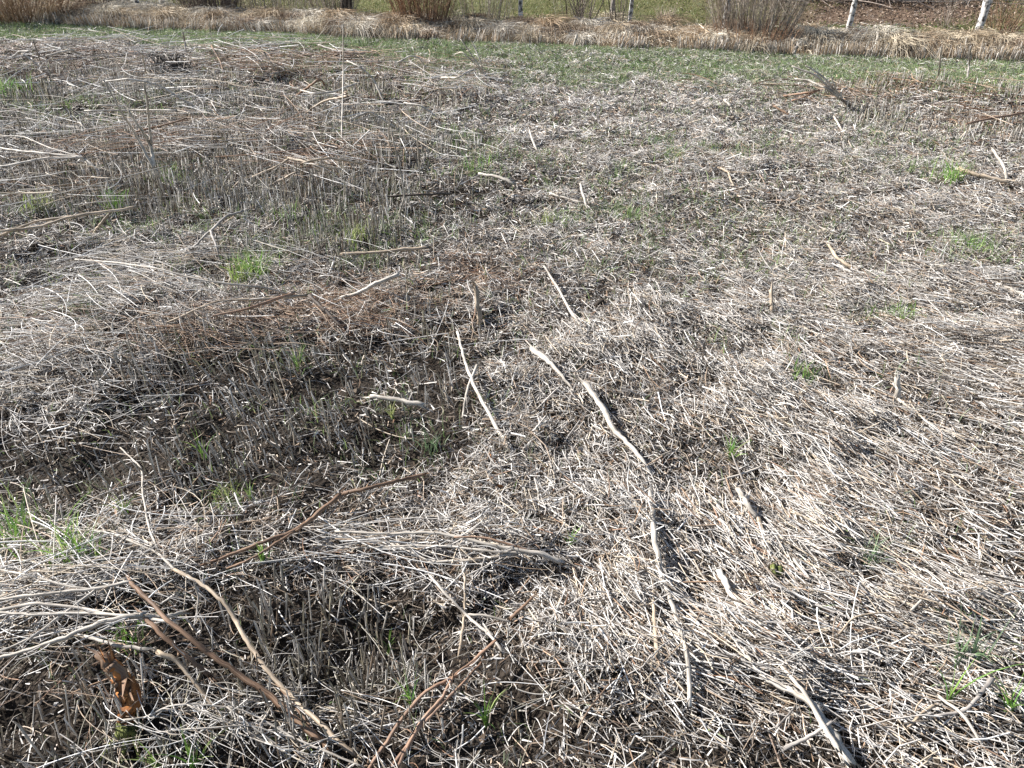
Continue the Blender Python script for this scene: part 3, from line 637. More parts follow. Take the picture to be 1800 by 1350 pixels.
stalk([(1020,325,.09),(1026,348,.05),(1034,372,.0)], 4, 6, M_PALE, 'pale stick leaning at the upper centre of the field')
stalk([(967,347,.03),(995,350,.03),(1020,357,.02)], 4, 4, M_PALE, 'thin pale stick lying left of the leaning pale stick')
stalk([(842,307,.04),(875,314,.04),(902,325,.02)], 5, 8, M_PALE, 'white broken stalk at the edge of the tall stubble')
stalk([(930,231,.08),(944,268,.0)], 4, 5, M_PALE, 'short white stick leaning near the top centre of the field')
stalk([(1273,174,.05),(1284,188,.02)], 4, 5, M_PALE, 'tiny white stick on straw below the green strip')
stalk([(1466,206,.06),(1483,237,.01)], 3, 4, M_PALE, 'thin white stick leaning below the bleached weed fan')
stalk([(1360,188,.05),(1385,203,.01)], 4, 5, M_BROWN, 'small brown stick left of the bleached weed fan')
stalk([(1700,219,.05),(1750,209,.08),(1805,199,.08)], 4, 5, M_RED, 'red brown branch cut by the right edge at upper right')
stalk([(1706,85,.3),(1703,115,.1),(1700,143,0)][:3], 3, 4, M_GREY, 'slim grey dead stem standing in the green strip at right')
stalk([(1655,83,.33),(1652,110,.16),(1648,142,.0)], 3, 4, M_PALE, 'tall thin pale stem standing in the green strip at right', name='standing_stem')
# ---- lower left plants
plant([([(566,1307,.02),(530,1277,.04),(480,1230,.06),(427,1193,.08),(370,1153,.10),(333,1123,.12),(300,1097,.13),(230,1025,.14)], 14, 8, None, M_BROWN),
       ([(230,1025,.14),(170,1037,.13),(100,1035,.12),(50,1048,.11),(-30,1060,.10)], 8, 5),
       ([(170,1037,.13),(120,1075,.12),(60,1120,.10),(-30,1163,.08)], 6, 5),
       ([(165,1038,.13),(110,1015,.13),(50,1012,.11),(-20,998,.1)], 5, 3),
       ([(300,1094,.13),(200,1083,.12),(140,1070,.12),(60,1062,.11),(-20,1078,.1)], 6, 6)], M_PALE, 'large dead plant at lower left with longest brown stem and white broken off branches', twigs=30, tl=.08)
plant([([(368,1190,.05),(320,1148,.09),(280,1115,.11),(252,1083,.12)], 9, 9, None, M_BROWN),
       ([(252,1083,.125),(190,1091,.12),(120,1120,.11),(60,1142,.10),(-30,1168,.09)], 10, 7),
       ([(252,1084,.125),(140,1079,.12),(60,1083,.11),(-20,1076,.1)], 6, 5),
       ([(252,1083,.125),(292,1088,.11),(318,1080,.10)], 9, 8)], M_PALE, 'dead plant with a short brown stem and thick white branch reaching the left edge', twigs=16, tl=.07)
plant([([(625,1330,.01),(600,1310,.02),(560,1270,.04),(510,1225,.05),(470,1180,.07),(440,1140,.07),(410,1085,.08),(400,1068,.09),(370,1040,.09),(340,1020,.09),(310,1005,.08)], 10, 7, None, M_TAN),
       ([(310,1005,.08),(290,985,.08),(272,970,.07),(200,940,.06),(150,928,.05),(70,930,.04)], 6, 3),
       ([(265,966,.07),(245,985,.05),(243,1018,.02)], 6, 4),
       ([(278,970,.07),(262,930,.06),(250,860,.05),(251,825,.03),(212,788,.03)], 5, 3),
       ([(340,1020,.09),(350,1050,.05),(345,1085,.02)], 4, 3),
       ([(440,1140,.07),(500,1220,.05),(560,1295,.03),(600,1345,.01)], 5, 4, None, M_BROWN)], M_PALE, 'long dead plant with pale bent tip crossing the lower left in front of dark stubble', twigs=24, tl=.07)
stalk([(150,1120,.06),(210,1138,.07),(258,1143,.07)], 6, 8, M_PALE, 'short white stick lying above the orange stump')
stalk([(280,1150,.08),(312,1163,.07),(350,1212,.04),(400,1275,.01)], 10, 6, M_TAN, 'pale ended stick running from above the orange stump into dark stubble')
plant([([(870,1128,.06),(833,1163,.07),(795,1193,.08),(747,1217,.07),(710,1260,.05),(650,1352,.01)], 6, 8), ([(795,1193,.08),(777,1230,.07),(740,1270,.05),(698,1352,.01)], 7, 8),
       ([(845,1167,.07),(813,1203,.08),(767,1250,.06),(733,1287,.04),(685,1355,.01)], 5, 7), ([(795,1192,.08),(815,1180,.09),(840,1160,.1)], 4, 3)], M_RED, 'red brown forked branch at the bottom left of centre', twigs=12, tl=.05)
plant([([(885,1150,.01),(867,1123,.04),(820,1083,.05),(787,1053,.05),(757,1015,.05)], 6, 5), ([(820,1083,.05),(853,1083,.05),(895,1094,.03)], 6, 4), ([(867,1123,.04),(850,1098,.05)], 4, 3)], M_PALE, 'white forked twig just above the red brown forked branch')
stalk([(818,1015,.05),(818,1060,.05),(815,1100,.04),(807,1155,.01)], 5, 7, M_TAN, 'straight tan stalk pointing away beside the white forked twig')
stalk([(897,1090,.03),(918,1070,.05),(936,1052,.05)], 7, 5, M_BROWN, 'short brown stick to the right of the white forked twig')
plant([([(988,992,.02),(940,980,.05),(880,965,.06),(840,955,.06),(770,938,.06),(680,940,.05),(590,935,.04)], 11, 4), ([(940,980,.05),(870,972,.06),(790,962,.05),(720,960,.04),(620,965,.03)], 6, 3),
       ([(915,978,.05),(840,985,.04),(757,989,.03)], 6, 5), ([(930,976,.055),(890,958,.07),(850,945,.07),(800,945,.07)], 5, 3, None, M_RED), ([(757,989,.03),(720,970,.04),(670,950,.03)], 4, 3)], M_PALE, 'bleached branching plant lying crosswise in the lower centre, base pointing right', twigs=26, tl=.09)
plant([([(745,836,.07),(680,852,.07),(640,862,.07),(598,873,.06)], 6, 9), ([(598,873,.07),(550,913,.07),(517,937,.07),(467,953,.06),(427,970,.05),(355,995,.03)], 10, 5), ([(517,937,.07),(480,960,.06),(440,985,.04),(400,1000,.02)], 6, 4)], M_BROWN, 'dark brown twisted stem running down left below the centre of the picture', twigs=8, tl=.05)
plant([([(195,1268,.05),(253,1263,.07),(300,1240,.08),(350,1238,.08),(433,1250,.07),(520,1300,.04),(640,1350,.01)], 3, 4), ([(275,1288,.06),(340,1288,.07),(440,1275,.07),(520,1300,.04)], 3, 3), ([(330,1240,.08),(380,1262,.07),(450,1295,.05),(540,1345,.02)], 3, 3),
       ([(480,1238,.05),(460,1270,.07),(450,1300,.04)], 3, 3), ([(400,1244,.08),(440,1275,.07),(500,1320,.03)], 3, 3), ([(420,1300,.05),(480,1312,.05),(560,1330,.02)], 3, 3)], M_PALE, 'fine white twiggy spray at the bottom left beside the orange stump', twigs=95, tl=.035)
# ---- middle left
stalk([(133,457,.10),(207,463,.13),(277,473,.14),(347,492,.13),(413,502,.11),(467,507,.09),(500,517,.06)], 3, 4, M_PALE, 'long thin white stem arching over the weed mound at middle left')
stalk([(540,522,.08),(467,528,.10),(380,530,.11),(290,548,.1)], 7, 3, M_TAN, 'tan stem lying along the weed mound at middle left')
stalk([(517,518,.09),(433,545,.10),(377,553,.1)], 6, 4, M_RED, 'red brown stem below the tan one on the weed mound')
stalk([(545,523,.09),(568,545,.07),(600,575,.03)], 8, 5, M_DARK, 'dark broken stem at the right end of the weed mound')
stalk([(698,487,.09),(657,503,.08),(633,517,.06),(598,526,.04)], 9, 6, M_PALE, 'splintered pale stalk above the rusty litter left of centre')
stalk([(753,437,.05),(677,445,.05),(600,449,.03)], 6, 6, M_TAN, 'straight tan stalk lying on green patches left of centre')
plant([([(427,373,.12),(397,382,.13),(370,408,.10),(347,430,.06),(330,445,.02)], 5, 4), ([(370,408,.10),(380,433,.06),(388,458,.01)], 5, 4)], M_GREY, 'grey forked twig propped up in the stubble at left')
plant([([(240,367,.12),(180,376,.14),(130,382,.14),(60,391,.12),(-20,410,.10)], 6, 5), ([(130,382,.14),(67,403,.10),(-20,424,.07)], 5, 4)], M_TAN, 'long tan forked branch reaching the left edge in the stubble')
stalk([(194,377,.1),(178,395,.05),(165,413,.0)], 5, 5, M_TAN, 'short tan twig leaning under the long tan forked branch')
plant([([(190,325,.02),(170,297,.12),(146,278,.17),(75,271,.17),(25,266,.16),(-20,258,.15)], 4, 4), ([(146,279,.17),(75,280,.16),(10,295,.13),(-20,292,.12)], 5, 4), ([(146,278,.17),(90,262,.19),(40,240,.2),(-10,232,.2)], 3, 2)], M_PALE, 'pale bent plant at the left edge with branches lying flat in a bundle', twigs=40, tl=.2)
plant([([(286,338,.0),(278,313,.10),(270,296,.17),(270,277,.25),(265,262,.30),(250,235,.42),(227,197,.55)], 9, 4), ([(270,296,.17),(245,255,.33),(212,197,.55),(185,152,.70)], 6, 3), ([(269,265,.29),(265,230,.42),(260,180,.60),(254,152,.70)], 5, 4),
       ([(250,235,.42),(228,210,.5),(225,190,.58)], 3, 2)], M_PALE, 'sapling like dead plant standing upright in the left stubble', twigs=30, tl=.18)
stalk([(346,192,.06),(312,172,.16),(287,157,.22),(262,146,.27),(225,140,.30),(180,135,.30)], 5, 3, M_PALE, 'long white arched branch behind the standing dead plant')
stalk([(174,187,.25),(222,188,.25)], 4, 4, M_PALE, 'short white level stick left of the standing dead plant')
stalk([(150,196,.22),(230,195,.24),(310,195,.24)], 3, 3, M_PALE, 'level white stick crossing behind the standing dead plant')
stalk([(328,209,.22),(285,222,.2),(240,233,.15)], 3, 4, M_BROWN, 'dark twig lying across in front of the standing dead plant')
stalk([(17,102,.12),(35,94,.18),(51,91,.2)], 3, 4, M_PALE, 'white branch near the top left corner of the field', sides=7)
stalk([(82,98,.16),(107,94,.19),(125,89,.2),(142,96,.14)], 4, 4, M_PALE, 'white hooked branch near the top left of the field')
stalk([(40,96,.18),(58,108,.12),(76,126,.02)], 4, 4, M_PALE, 'white branch slanting down below the top left one')
stalk([(60,75,.42),(68,100,.22),(76,122,.02)], 3, 3, M_GREY, 'thin dead stem standing at the top left of the field', name='standing_stem')
stalk([(250,95,.35),(255,120,.18),(261,141,.02)], 3, 3, M_PALE, 'thin stem standing behind the arched white branch', name='standing_stem')
stalk([(322,60,.26),(325,75,.14),(328,96,.0)], 3, 5, M_GREY, 'dark broken stem with white top standing near the green strip at left', name='standing_stem')
stalk([(372,82,.2),(388,110,.1),(395,137,.0)], 3, 3, M_BROWN, 'dark slanting stem standing near the dark weed clump', name='standing_stem')
stalk([(465,93,.22),(478,114,.1),(484,130,.0)], 3, 4, M_PALE, 'pale stem standing in rusty litter at the top of the field', name='standing_stem')
stalk([(603,45,.75),(604,120,.45),(602,200,.18),(600,260,0)], 2.5, 3, M_PALE, 'tallest thin stem standing in the field left of centre', name='standing_stem')
stalk([(682,190,.40),(684,235,.2),(685,280,.0)], 3, 4, M_PALE, 'thin stem standing in the middle of the left stubble', name='standing_stem')
stalk([(690,240,.5),(705,307,.28),(712,345,.15),(700,385,.0)], 3, 4, M_PALE, 'thin bowed stem standing in front of the other thin stems', name='standing_stem')
stalk([(733,236,.42),(737,290,.2),(741,345,.0)], 3, 3, M_PALE, 'thin straight stem standing right of the bowed one', name='standing_stem')
stalk([(611,108,.3),(634,126,.26),(656,147,.16),(674,178,.02)], 3, 4, M_PALE, 'white arched stem bending down right at the top of the stubble')
stalk([(570,150,.15),(565,141,.2),(553,147,.18),(526,167,.06)], 4, 5, M_BROWN, 'brown hooked branch at the top of the stubble')
stalk([(626,149,.2),(585,163,.2),(553,166,.2),(530,160,.2)], 4, 3, M_PALE, 'crooked pale branch right of the brown hooked one')
stalk([(612,173,.2),(574,175,.18),(555,192,.1),(530,207,.03)], 4, 4, M_TAN, 'tan crooked branch below the crooked pale branch')
stalk([(616,215,.18),(648,199,.2),(664,206,.16),(698,228,.06)], 4, 4, M_PALE, 'pale wavy branch in the middle of the left stubble')
plant([([(507,281,.16),(535,286,.17),(556,293,.17),(590,298,.14)], 6, 4), ([(507,282,.16),(485,296,.13),(445,312,.08)], 5, 4), ([(530,290,.16),(545,284,.19),(580,279,.18),(636,290,.12)], 4, 5), ([(520,305,.12),(480,325,.05),(470,330,.03)], 4, 3)], M_TAN, 'tan bundle of branches on the brown heap in the left stubble', twigs=40, tl=.16)
stalk([(687,347,.12),(751,343,.13),(790,343,.1)], 4, 5, M_DARK, 'dark twig lying across the upright stubble')
plant([([(850,132,.02),(843,118,.14),(827,95,.26),(810,70,.38)], 3, 2), ([(849,130,.02),(845,110,.18),(832,85,.32),(825,68,.4)], 3, 2), ([(848,132,.02),(835,112,.16),(812,92,.26),(800,98,.22)], 2.5, 2)], M_PALE, 'pale dead stems leaning in a fan at the corner of the tall stubble', twigs=10, tl=.15)
stalk([(776,137,.12),(808,138,.14),(818,130,.16),(832,125,.14)], 3, 4, M_PALE, 'pale crooked stick beside the fan of leaning stems')
stalk([(712,183,.15),(740,194,.14),(766,206,.05)], 4, 4, M_PALE, 'pale stick sloping down in the right part of the stubble')
stalk([(698,112,.16),(722,99,.2),(738,104,.16),(748,120,.05)], 3, 3, M_PALE, 'white arched stem near the green strip left of centre')
stalk([(560,80,.1),(595,92,.1),(640,95,.08)], 3, 3, M_GREY, 'grey stick lying before the green strip left of centre')
plant([([(1490,185,.01),(1473,173,.08),(1453,157,.16),(1420,143,.2),(1398,140,.2)], 6, 3), ([(1480,178,.05),(1447,137,.26),(1417,117,.34)], 5, 3), ([(1468,168,.1),(1433,133,.26),(1393,118,.32)], 5, 3), ([(1482,180,.03),(1470,160,.15),(1462,140,.25)], 4, 3), ([(1477,172,.1),(1480,158,.16),(1488,156,.15)], 3, 3)],
      M_PALE, 'bleached weed fan lying on the grass strip at upper right', twigs=10, tl=.12)
plant([([(1378,170,.02),(1410,166,.08),(1437,161,.12)], 4, 4), ([(1392,178,.02),(1412,172,.07),(1440,160,.1)], 3, 3)], M_RED, 'red brown forked twig left of the bleached weed fan')

# ---- small odd things
def lump(name, c, r, mat, label, cat, seed=0, n=2, rough=.3, parent=None, group=None):
    import bmesh
    bm = bmesh.new(); bmesh.ops.create_icosphere(bm, subdivisions=n+1, radius=1.0)
    rr = np.random.RandomState(seed+5)
    k = rr.normal(size=(7, 3))*2.2; ph = rr.uniform(0, 6, 7)
    for v in bm.verts:
        d = np.array(v.co); f = 1+rough*float(np.sum(np.sin(k@d+ph)))/4+rr.uniform(-.06, .06)*rough*2
        v.co = d*np.array(r)*f
    me = bpy.data.meshes.new(name); bm.to_mesh(me); bm.free(); me.polygons.foreach_set('use_smooth', np.full(len(me.polygons), True))
    o = link(name, me, mat, parent, c)
    if label: tag(o, label, cat, group)
    return o
def root_stump():
    b = at(232, 1290, 0.0); dep = b[1]*CP+(CAMH-b[2])*SP; u = dep/F
    root = tag(empty('root_stump', b), 'rotten orange root stump leaning over a mossy green base at lower left', 'root stump')
    x0 = b
    top = [(0, 0, .01), (.000, .02, .055), (-.002, .04, .085), (-.016, .055, .115), (-.035, .07, .15)]
    P = np.array([x0+np.array(t) for t in top]); V, Fc, fb = tube(P, [.015, .019, .022, .016, .010], 12, .3, True, .9)
    link('orange_flesh', py_mesh('flesh', V, Fc, fb, b), M_ORANGE, root)
    P = np.array([x0+np.array(t) for t in [(-.014, .052, .112), (-.035, .068, .148), (-.06, .08, .165)]]); V, Fc, fb = tube(P, [.017, .013, .008], 10, .25)
    link('bark', py_mesh('bark', V, Fc, fb, b), M_BROWN, root)
    lump('mossy_base', (-.004, .0, .018), (.022, .02, .022), M_MOSS, None, None, 3, 3, .5, root)
    for dx in (-.03, .0, .025):
        P = np.array([x0+np.array(t) for t in [(dx*.4, -.005, .025), (dx, -.03, .008), (dx*1.5, -.055, -.005)]]); V, Fc, fb = tube(P, [.008, .006, .003], 8)
        link('root', py_mesh('rootlet', V, Fc, fb, b), M_MOSS, root)
root_stump()
def leaf(px, py, size, mat, label, h=.04, seed=1, yaw=0, up=.5):
    c = at(px, py, h); n = 7; V = []; rr = np.random.RandomState(seed)
    for i in range(n+1):
        t = i/n; wd = math.sin(PI*min(max(t, .02), .98))**.7*(.55+.1*rr.uniform(-1, 1))
        for s in (-1, -.5, 0, .5, 1):
            V.append(((t-.5)*2*size, s*wd*size+rr.uniform(-.05, .05)*size, (.35*abs(s)**2+.25*math.sin(t*4+seed))*size))
    V = np.array(V); th = V.copy(); th[:, 2] -= .0012; F1 = []
    for i in range(n):
        for j in range(4):
            q = i*5+j; F1.append((q, q+1, q+6, q+5)); o = len(V); F1.append((o+q, o+q+5, o+q+6, o+q+1))
    me = py_mesh('leaf', np.concatenate([V, th]), F1); o = link('withered_leaf', me, mat, loc=c); o.rotation_euler = (up, up*.6, yaw)
    return tag(o, label, 'leaf')
leaf(862, 803, .013, M_ORANGE, 'orange leaf scrap in dark litter just left of the lower centre', .075, 1, 1.2, .9)
leaf(878, 855, .011, M_ORANGE, 'smaller brownish orange leaf scrap below the orange one', .055, 2, .4, .6)
leaf(1022, 790, .012, M_PALE, 'curled pale leaf on top of the yellow stump piece', .055, 3, .2, .5)
lump('root_piece', at(1020, 806, .012), (.010, .009, .015), M_MOSS, 'yellow green root piece under a curled pale leaf right of the lower centre', 'root piece', 21, 2, .6)
leaf(1300, 372, .028, M_PALE, 'curled cream leaf lying on the straw at upper right', .03, 4, .5, .5)
leaf(1622, 380, .02, M_PALE, 'small cream leaf scrap on the straw near the right edge', .03, 5, 1.4, .8)
leaf(1415, 425, .012, M_TAN, 'tan leaf scrap left of the curved tan stick', .03, 6, .1, .8)
lump('mossy_wedge', at(1362, 1012, .01), (.014, .024, .030), M_MOSS, 'olive mossy lump between white stalks at lower right', 'moss lump', 31, 3, .7)
lump('grey_stone', at(345, 230, .03), (.062, .03, .022), M_STONE, 'smooth grey oblong stone in rusty litter at upper left', 'stone', 41, 3, .08)
lump('dark_clod', at(200, 600, .03), (.045, .04, .04), M_CLOD, 'black soil clod in the shade of the weed mound', 'clod', 51, 3, .7)
lump('dark_clod', at(1048, 540, .005), (.03, .025, .022), M_CLOD, 'dark soil clod in pale straw above the centre', 'clod', 52, 3, .8)
lump('dark_clod', at(462, 218, .02), (.10, .06, .07), M_CLOD, 'black earth mound at a burrow in the upper left stubble', 'clod', 53, 3, .7)
M_WCRUMB = mat_noise('pale_lichen', (.35, .33, .30), (.66, .64, .60), 80, .9, .5, .004)
def crumb_cluster(px, py, n, label, s=.005):
    import bmesh
    c = at(px, py, .012); bm = bmesh.new()
    for _ in range(n):
        r = bmesh.ops.create_icosphere(bm, subdivisions=1, radius=s*random.uniform(.5, 1.2)); d = rs.normal(0, 1, 3)*np.array([.012, .010, .006])
        for v in r['verts']: v.co = Vector(tuple(np.array(v.co)*rs.uniform(.7, 1.3)+d))
    me = bpy.data.meshes.new('crumb'); bm.to_mesh(me); bm.free(); o = link('pale_crumb_heap', me, M_WCRUMB, loc=c)
    tag(o, label, 'crumb heap')
crumb_cluster(1347, 1070, 60, 'larger heap of whitish crumbs on soil left of the arched straw')
crumb_cluster(1379, 983, 34, 'smaller heap of whitish crumbs above the mossy lump')
crumb_cluster(1237, 733, 40, 'scatter of whitish crumbs behind the thick bleached stalk', .004)
crumb_cluster(1700, 892, 36, 'whitish crumb heap on dark soil at the right side', .004)
def weed_clump():
    c = at(303, 134); n = 420; a = rs.uniform(0, 2*PI, n); o = np.stack([np.cos(a), np.sin(a), 0*a], -1)
    P0 = rs.normal(0, 1, (n, 3))*np.array([.07, .05, .0]); hh = rs.uniform(.08, .3, n)[:, None]
    P1 = P0+o*.04+np.array([0, 0, 1])*hh; P2 = P0+o*rs.uniform(.05, .22, n)[:, None]+np.array([0, 0, .6])*hh*rs.uniform(0, 1.3, (n, 1))
    V, Q, C = curves(P0, P1, P2, rs.uniform(.006, .018, n), pick(np.array([(.05,.04,.03),(.09,.07,.055),(.2,.17,.14),(.03,.025,.02)]), n), 4, 2, .3)
    o = link('dark_weed_clump', raw_mesh('clump', V, Q, C), M_STUB, loc=c); tag(o, 'dark withered weed clump standing in the upper left of the field', 'weed clump')
weed_clump()

# ---- green tufts one can tell apart
def tuft(px, py, n, L, wd, label, spread=.02, pal=None, lean=.7):
    n = int(n*1.8); L = L*1.6; wd = wd*1.1; spread = spread*(.25 if n < 20 else 1); c = at(px, py, .012); a = rs.uniform(0, 2*PI, n); o = np.stack([np.cos(a), np.sin(a), 0*a], -1); l = L*rs.uniform(.5, 1.2, n)[:, None]; ln = rs.uniform(.1, 1, n)[:, None]*lean
    P0 = rs.normal(0, 1, (n, 3))*np.array([spread, spread, 0])-np.array([0, 0, .005])
    P1 = P0+(o*.2*ln+np.array([0, 0, .6]))*l; P2 = P0+(o*ln+np.array([0, 0, 1])*(1-.4*ln))*l
    pal = np.array([(.18,.33,.07),(.24,.40,.08),(.14,.27,.08),(.30,.38,.14)]) if pal is None else pal
    V, Q, C = curves(P0, P1, P2, wd*rs.uniform(.7, 1.3, n), pick(pal, n), 5, 2, .12, np.stack([rs.normal(0, 1, n), rs.normal(0, 1, n), rs.normal(0, .3, n)], -1))
    ob = link('grass_tuft', raw_mesh('tuft', V, Q, C), M_GREEN, loc=c); return tag(ob, label, 'grass tuft', 'green grass tufts in the field')
BL = np.array([(.17,.25,.14),(.24,.31,.19),(.14,.22,.11)])
YG = np.array([(.32,.38,.13),(.40,.42,.2),(.24,.34,.09)])
tuft(445,490,60,.10,.005,'brightest green grass tuft behind the weed mound at left',.045)
tuft(425,498,24,.09,.006,'small yellow green tuft touching the left side of the brightest one',.03,YG)
tuft(203,366,40,.08,.005,'green grass tuft above the long tan forked branch',.035)
tuft(75,366,30,.08,.005,'green grass tuft near the left edge above the forked branch',.04,YG)
tuft(632,432,40,.07,.004,'yellowish tuft right above the straight tan stalk',.04,YG)
tuft(310,318,26,.08,.004,'green tuft inside tall stubble right of the standing dead plant',.05)
tuft(505,385,26,.07,.004,'sparse green tuft in stubble left of the dark twig',.06)
tuft(1284,806,14,.055,.004,'lone green sprout on straw right of centre',.006)
tuft(1524,992,18,.07,.0035,'bluish sprout in straw at the lower right',.012,BL)
tuft(1695,1160,16,.09,.0045,'green white based sprouts in the straw near the right edge',.02,BL)
tuft(1665,1235,4,.12,.004,'single upright green blade near the lower right corner',.005)
tuft(1775,1250,10,.06,.004,'small green tuft at the right edge near the bottom',.015)
tuft(30,955,34,.10,.0045,'largest green patch of blades at the left edge',.05)
tuft(135,985,26,.10,.005,'bright green tuft right of the left edge patch',.03)
tuft(180,990,10,.07,.0045,'few green blades beside the bright tuft at lower left',.015)
tuft(222,905,8,.06,.0035,'small green sprout above the pale bent plant tip',.01)
tuft(400,880,20,.05,.003,'pale yellow green tuft in straw left of the dark brown stem',.02,YG)
tuft(440,880,10,.05,.0035,'green sprout next to the pale yellow tuft',.01)
tuft(462,985,10,.05,.004,'green blades under the fork of the dark brown stem',.02)
tuft(345,1345,10,.07,.006,'green blades cut by the bottom picture edge at left',.02)
tuft(280,1350,4,.06,.007,'broad green blade at the bottom left edge',.006)
tuft(235,1135,12,.06,.005,'dark green blades under the white branch at lower left',.02)
tuft(725,1240,8,.07,.004,'green blades in the dark hollow at the bottom centre left',.01)
tuft(855,1275,7,.08,.004,'narrow green blades at the dark footprint hollow',.01)
tuft(683,1148,5,.06,.004,'pair of green blades above the dark hollow',.008)
tuft(1000,960,8,.05,.0035,'thin green blades right of the bleached branching plant',.008)
tuft(760,790,12,.06,.0035,'dark green tuft in stubble under the short white stick',.015,BL)
tuft(1186,278,30,.07,.0045,'green tuft on the pale straw below the top centre',.05)
tuft(1672,318,30,.10,.0055,'green tuft beside the stalk with orange end',.04)
tuft(1705,440,30,.07,.0045,'low green tuft near the right edge above the middle',.05)
tuft(1412,665,22,.06,.0035,'low green tuft in straw at right of centre',.03)
tuft(1580,560,24,.06,.004,'green tuft in straw right of the slim tan stump',.035)
tuft(18,168,50,.10,.008,'green grass clump at the left edge high in the field',.09)
tuft(960,395,22,.06,.004,'faint green tuft at the stubble edge above centre',.04,YG)
tuft(1105,385,20,.06,.004,'faint green tuft on straw above the picture centre',.05)
tuft(840,300,26,.08,.0045,'green tuft behind the white broken stalk at the stubble edge',.06)
tuft(690,735,8,.07,.004,'bright thin blades left of the pale forked stalk',.01,YG)
tuft(525,650,7,.08,.004,'green blade bunch in the shade left of centre',.01)
tuft(360,805,8,.07,.004,'green blade bunch amid leaning stubble at left',.012)

# ------------------------------------------------------------ fence
def fence():
    posts = [(243,20,7,.02,.12),(284,8,8,0,.1),(915,44,7,0,0),(1106,49,7,.01,.05),(1270,62,8,.0,.06),(1489,57,9,.0,.09),(1717,64,12,.0,.06)]
    b0 = at(915, 44); root = tag(empty('wire_fence', b0), 'wire fence on thin leaning pale wooden posts along the far bank', 'fence')
    heads = []
    for px, py, w, ly, lx in posts:
        b = at(px, py); dep = b[1]*CP+(CAMH-b[2])*SP; r = w*dep/F/2
        up = np.array([lx*.6, ly, 1.0]); hgt = 1.25
        P = np.array([b-np.array([0, 0, .1]), b+up*.3, b+up*.7, b+up*hgt]); V, Fc, fb = tube(P, [r*1.12, r*1.02, r*.95, r*.85], 12, .07, True, 1.0, .05)
        link('post', py_mesh('post', V, Fc, fb, b0), M_POST, root); heads.append((b, up, r))
    for hz in (.42, .78, 1.1):
        a = []
        pts = [b+u*hz-np.array([0, r+.003, 0]) for b, u, r in heads]
        pts = [pts[0]+np.array([-6, 1.7, 0.1])]+pts+[pts[-1]+np.array([5, -1.1, 0])]
        P = []
        for i in range(len(pts)-1):
            for t in np.linspace(0, 1, 5)[:-1]:
                q = pts[i]*(1-t)+pts[i+1]*t; q = q-np.array([0, 0, .04*4*t*(1-t)]); P.append(q)
        P.append(pts[-1]); P = np.array(P)
        V, Q, C = curves(P[:-1], (P[:-1]+P[1:])/2, P[1:], np.full(len(P)-1, .004), np.full((len(P)-1, 3), .3), 1, 5, 1.0)
        link('wire', raw_mesh('wire', V-b0, Q, C), M_WIRE, root)
fence()

# ------------------------------------------------------------ shrubs and trunks on the bank
def shrub(px, py, n, hgt, rbase, spread, w0, pal, label, name='bare_shrub', twig=6, up=1.0, cat='shrub', single=False):
    c = at(px, py, -.02); root = tag(empty(name, c), label, cat)
    a = rs.uniform(0, 2*PI, n); rr = rbase*np.sqrt(rs.uniform(0, 1, n)); P0 = np.stack([np.cos(a)*rr, np.sin(a)*rr*.6, 0*a], -1)
    out = np.stack([np.cos(a), np.sin(a)*.6, 0*a], -1)*spread*(rr/max(rbase, .01))[:, None]+rs.normal(0, .24, (n, 3))*np.array([1, 1, 0])*spread
    h = hgt*rs.uniform(.35, 1.0, n)
    P2 = P0+out*h[:, None]+np.array([0, 0, 1])*h[:, None]; P1 = P0*.6+P2*.4+rs.normal(0, .03, (n, 3)); W = w0*rs.uniform(.5, 1.3, n)
    col = pick(pal, n)
    if single:
        for i in range(n):
            V, Q, C = curves(P0[i:i+1], P1[i:i+1], P2[i:i+1], W[i:i+1], col[i:i+1], 8, 6, .35); link('stem', raw_mesh('stem', V, Q, C), M_TWIG, root)
    else:
        V, Q, C = curves(P0, P1, P2, W, col, 6, 4, .35); link('stem_clump', raw_mesh('stems', V, Q, C), M_TWIG, root)['kind'] = 'stuff'
    if twig:
        k = rs.randint(0, n, n*twig); t = rs.uniform(.08, .95, n*twig)[:, None]
        B = (1-t)**2*P0[k]+2*t*(1-t)*P1[k]+t*t*P2[k]; L = hgt*rs.uniform(.06, .25, (n*twig, 1))
        D = unit(unit(P2[k]-P0[k])*up+rs.normal(0, .55, (n*twig, 3)))*L
        V, Q, C = curves(B, B+D*.5+rs.normal(0, .01, B.shape), B+D, w0*.45*rs.uniform(.5, 1.2, n*twig), pick(pal, n*twig), 2, 3, .4)
        link('twigs', raw_mesh('twigs', V, Q, C), M_TWIG, root)['kind'] = 'stuff'
    return root
RB = np.array([(.24,.13,.07),(.30,.18,.11),(.17,.10,.06),(.36,.25,.17)])
GB = np.array([(.27,.22,.17),(.34,.29,.24),(.20,.155,.12),(.40,.35,.30)])
DB = np.array([(.10,.075,.06),(.15,.12,.10),(.22,.18,.15)])
shrub(742,46,190,1.5,.34,.36,.009,RB,'dense red brown twiggy bush on the bank left of centre')
shrub(745,46,120,.22,.42,.8,.007,DB,'low dark tangle around the foot of the red brown bush',cat='bramble',name='bramble')
shrub(848,40,90,.8,.40,.35,.006,GB,'thin grey brush between the red brown bush and a post')
shrub(1003,46,14,1.6,.10,.42,.014,DB,'small dark stemmed shrub right of the centre post',single=True,twig=5)
shrub(1029,50,12,1.6,.07,.40,.013,DB,'second small dark shrub, right beside the first and just before the forked trunk',single=True,twig=5)
shrub(1088,52,16,1.2,.12,.25,.010,DB,'clump of thin upright stems between two posts',single=True,twig=4)
shrub(1322,68,190,1.5,.46,.38,.0085,GB,'largest grey brown bare bush on the bank at right')
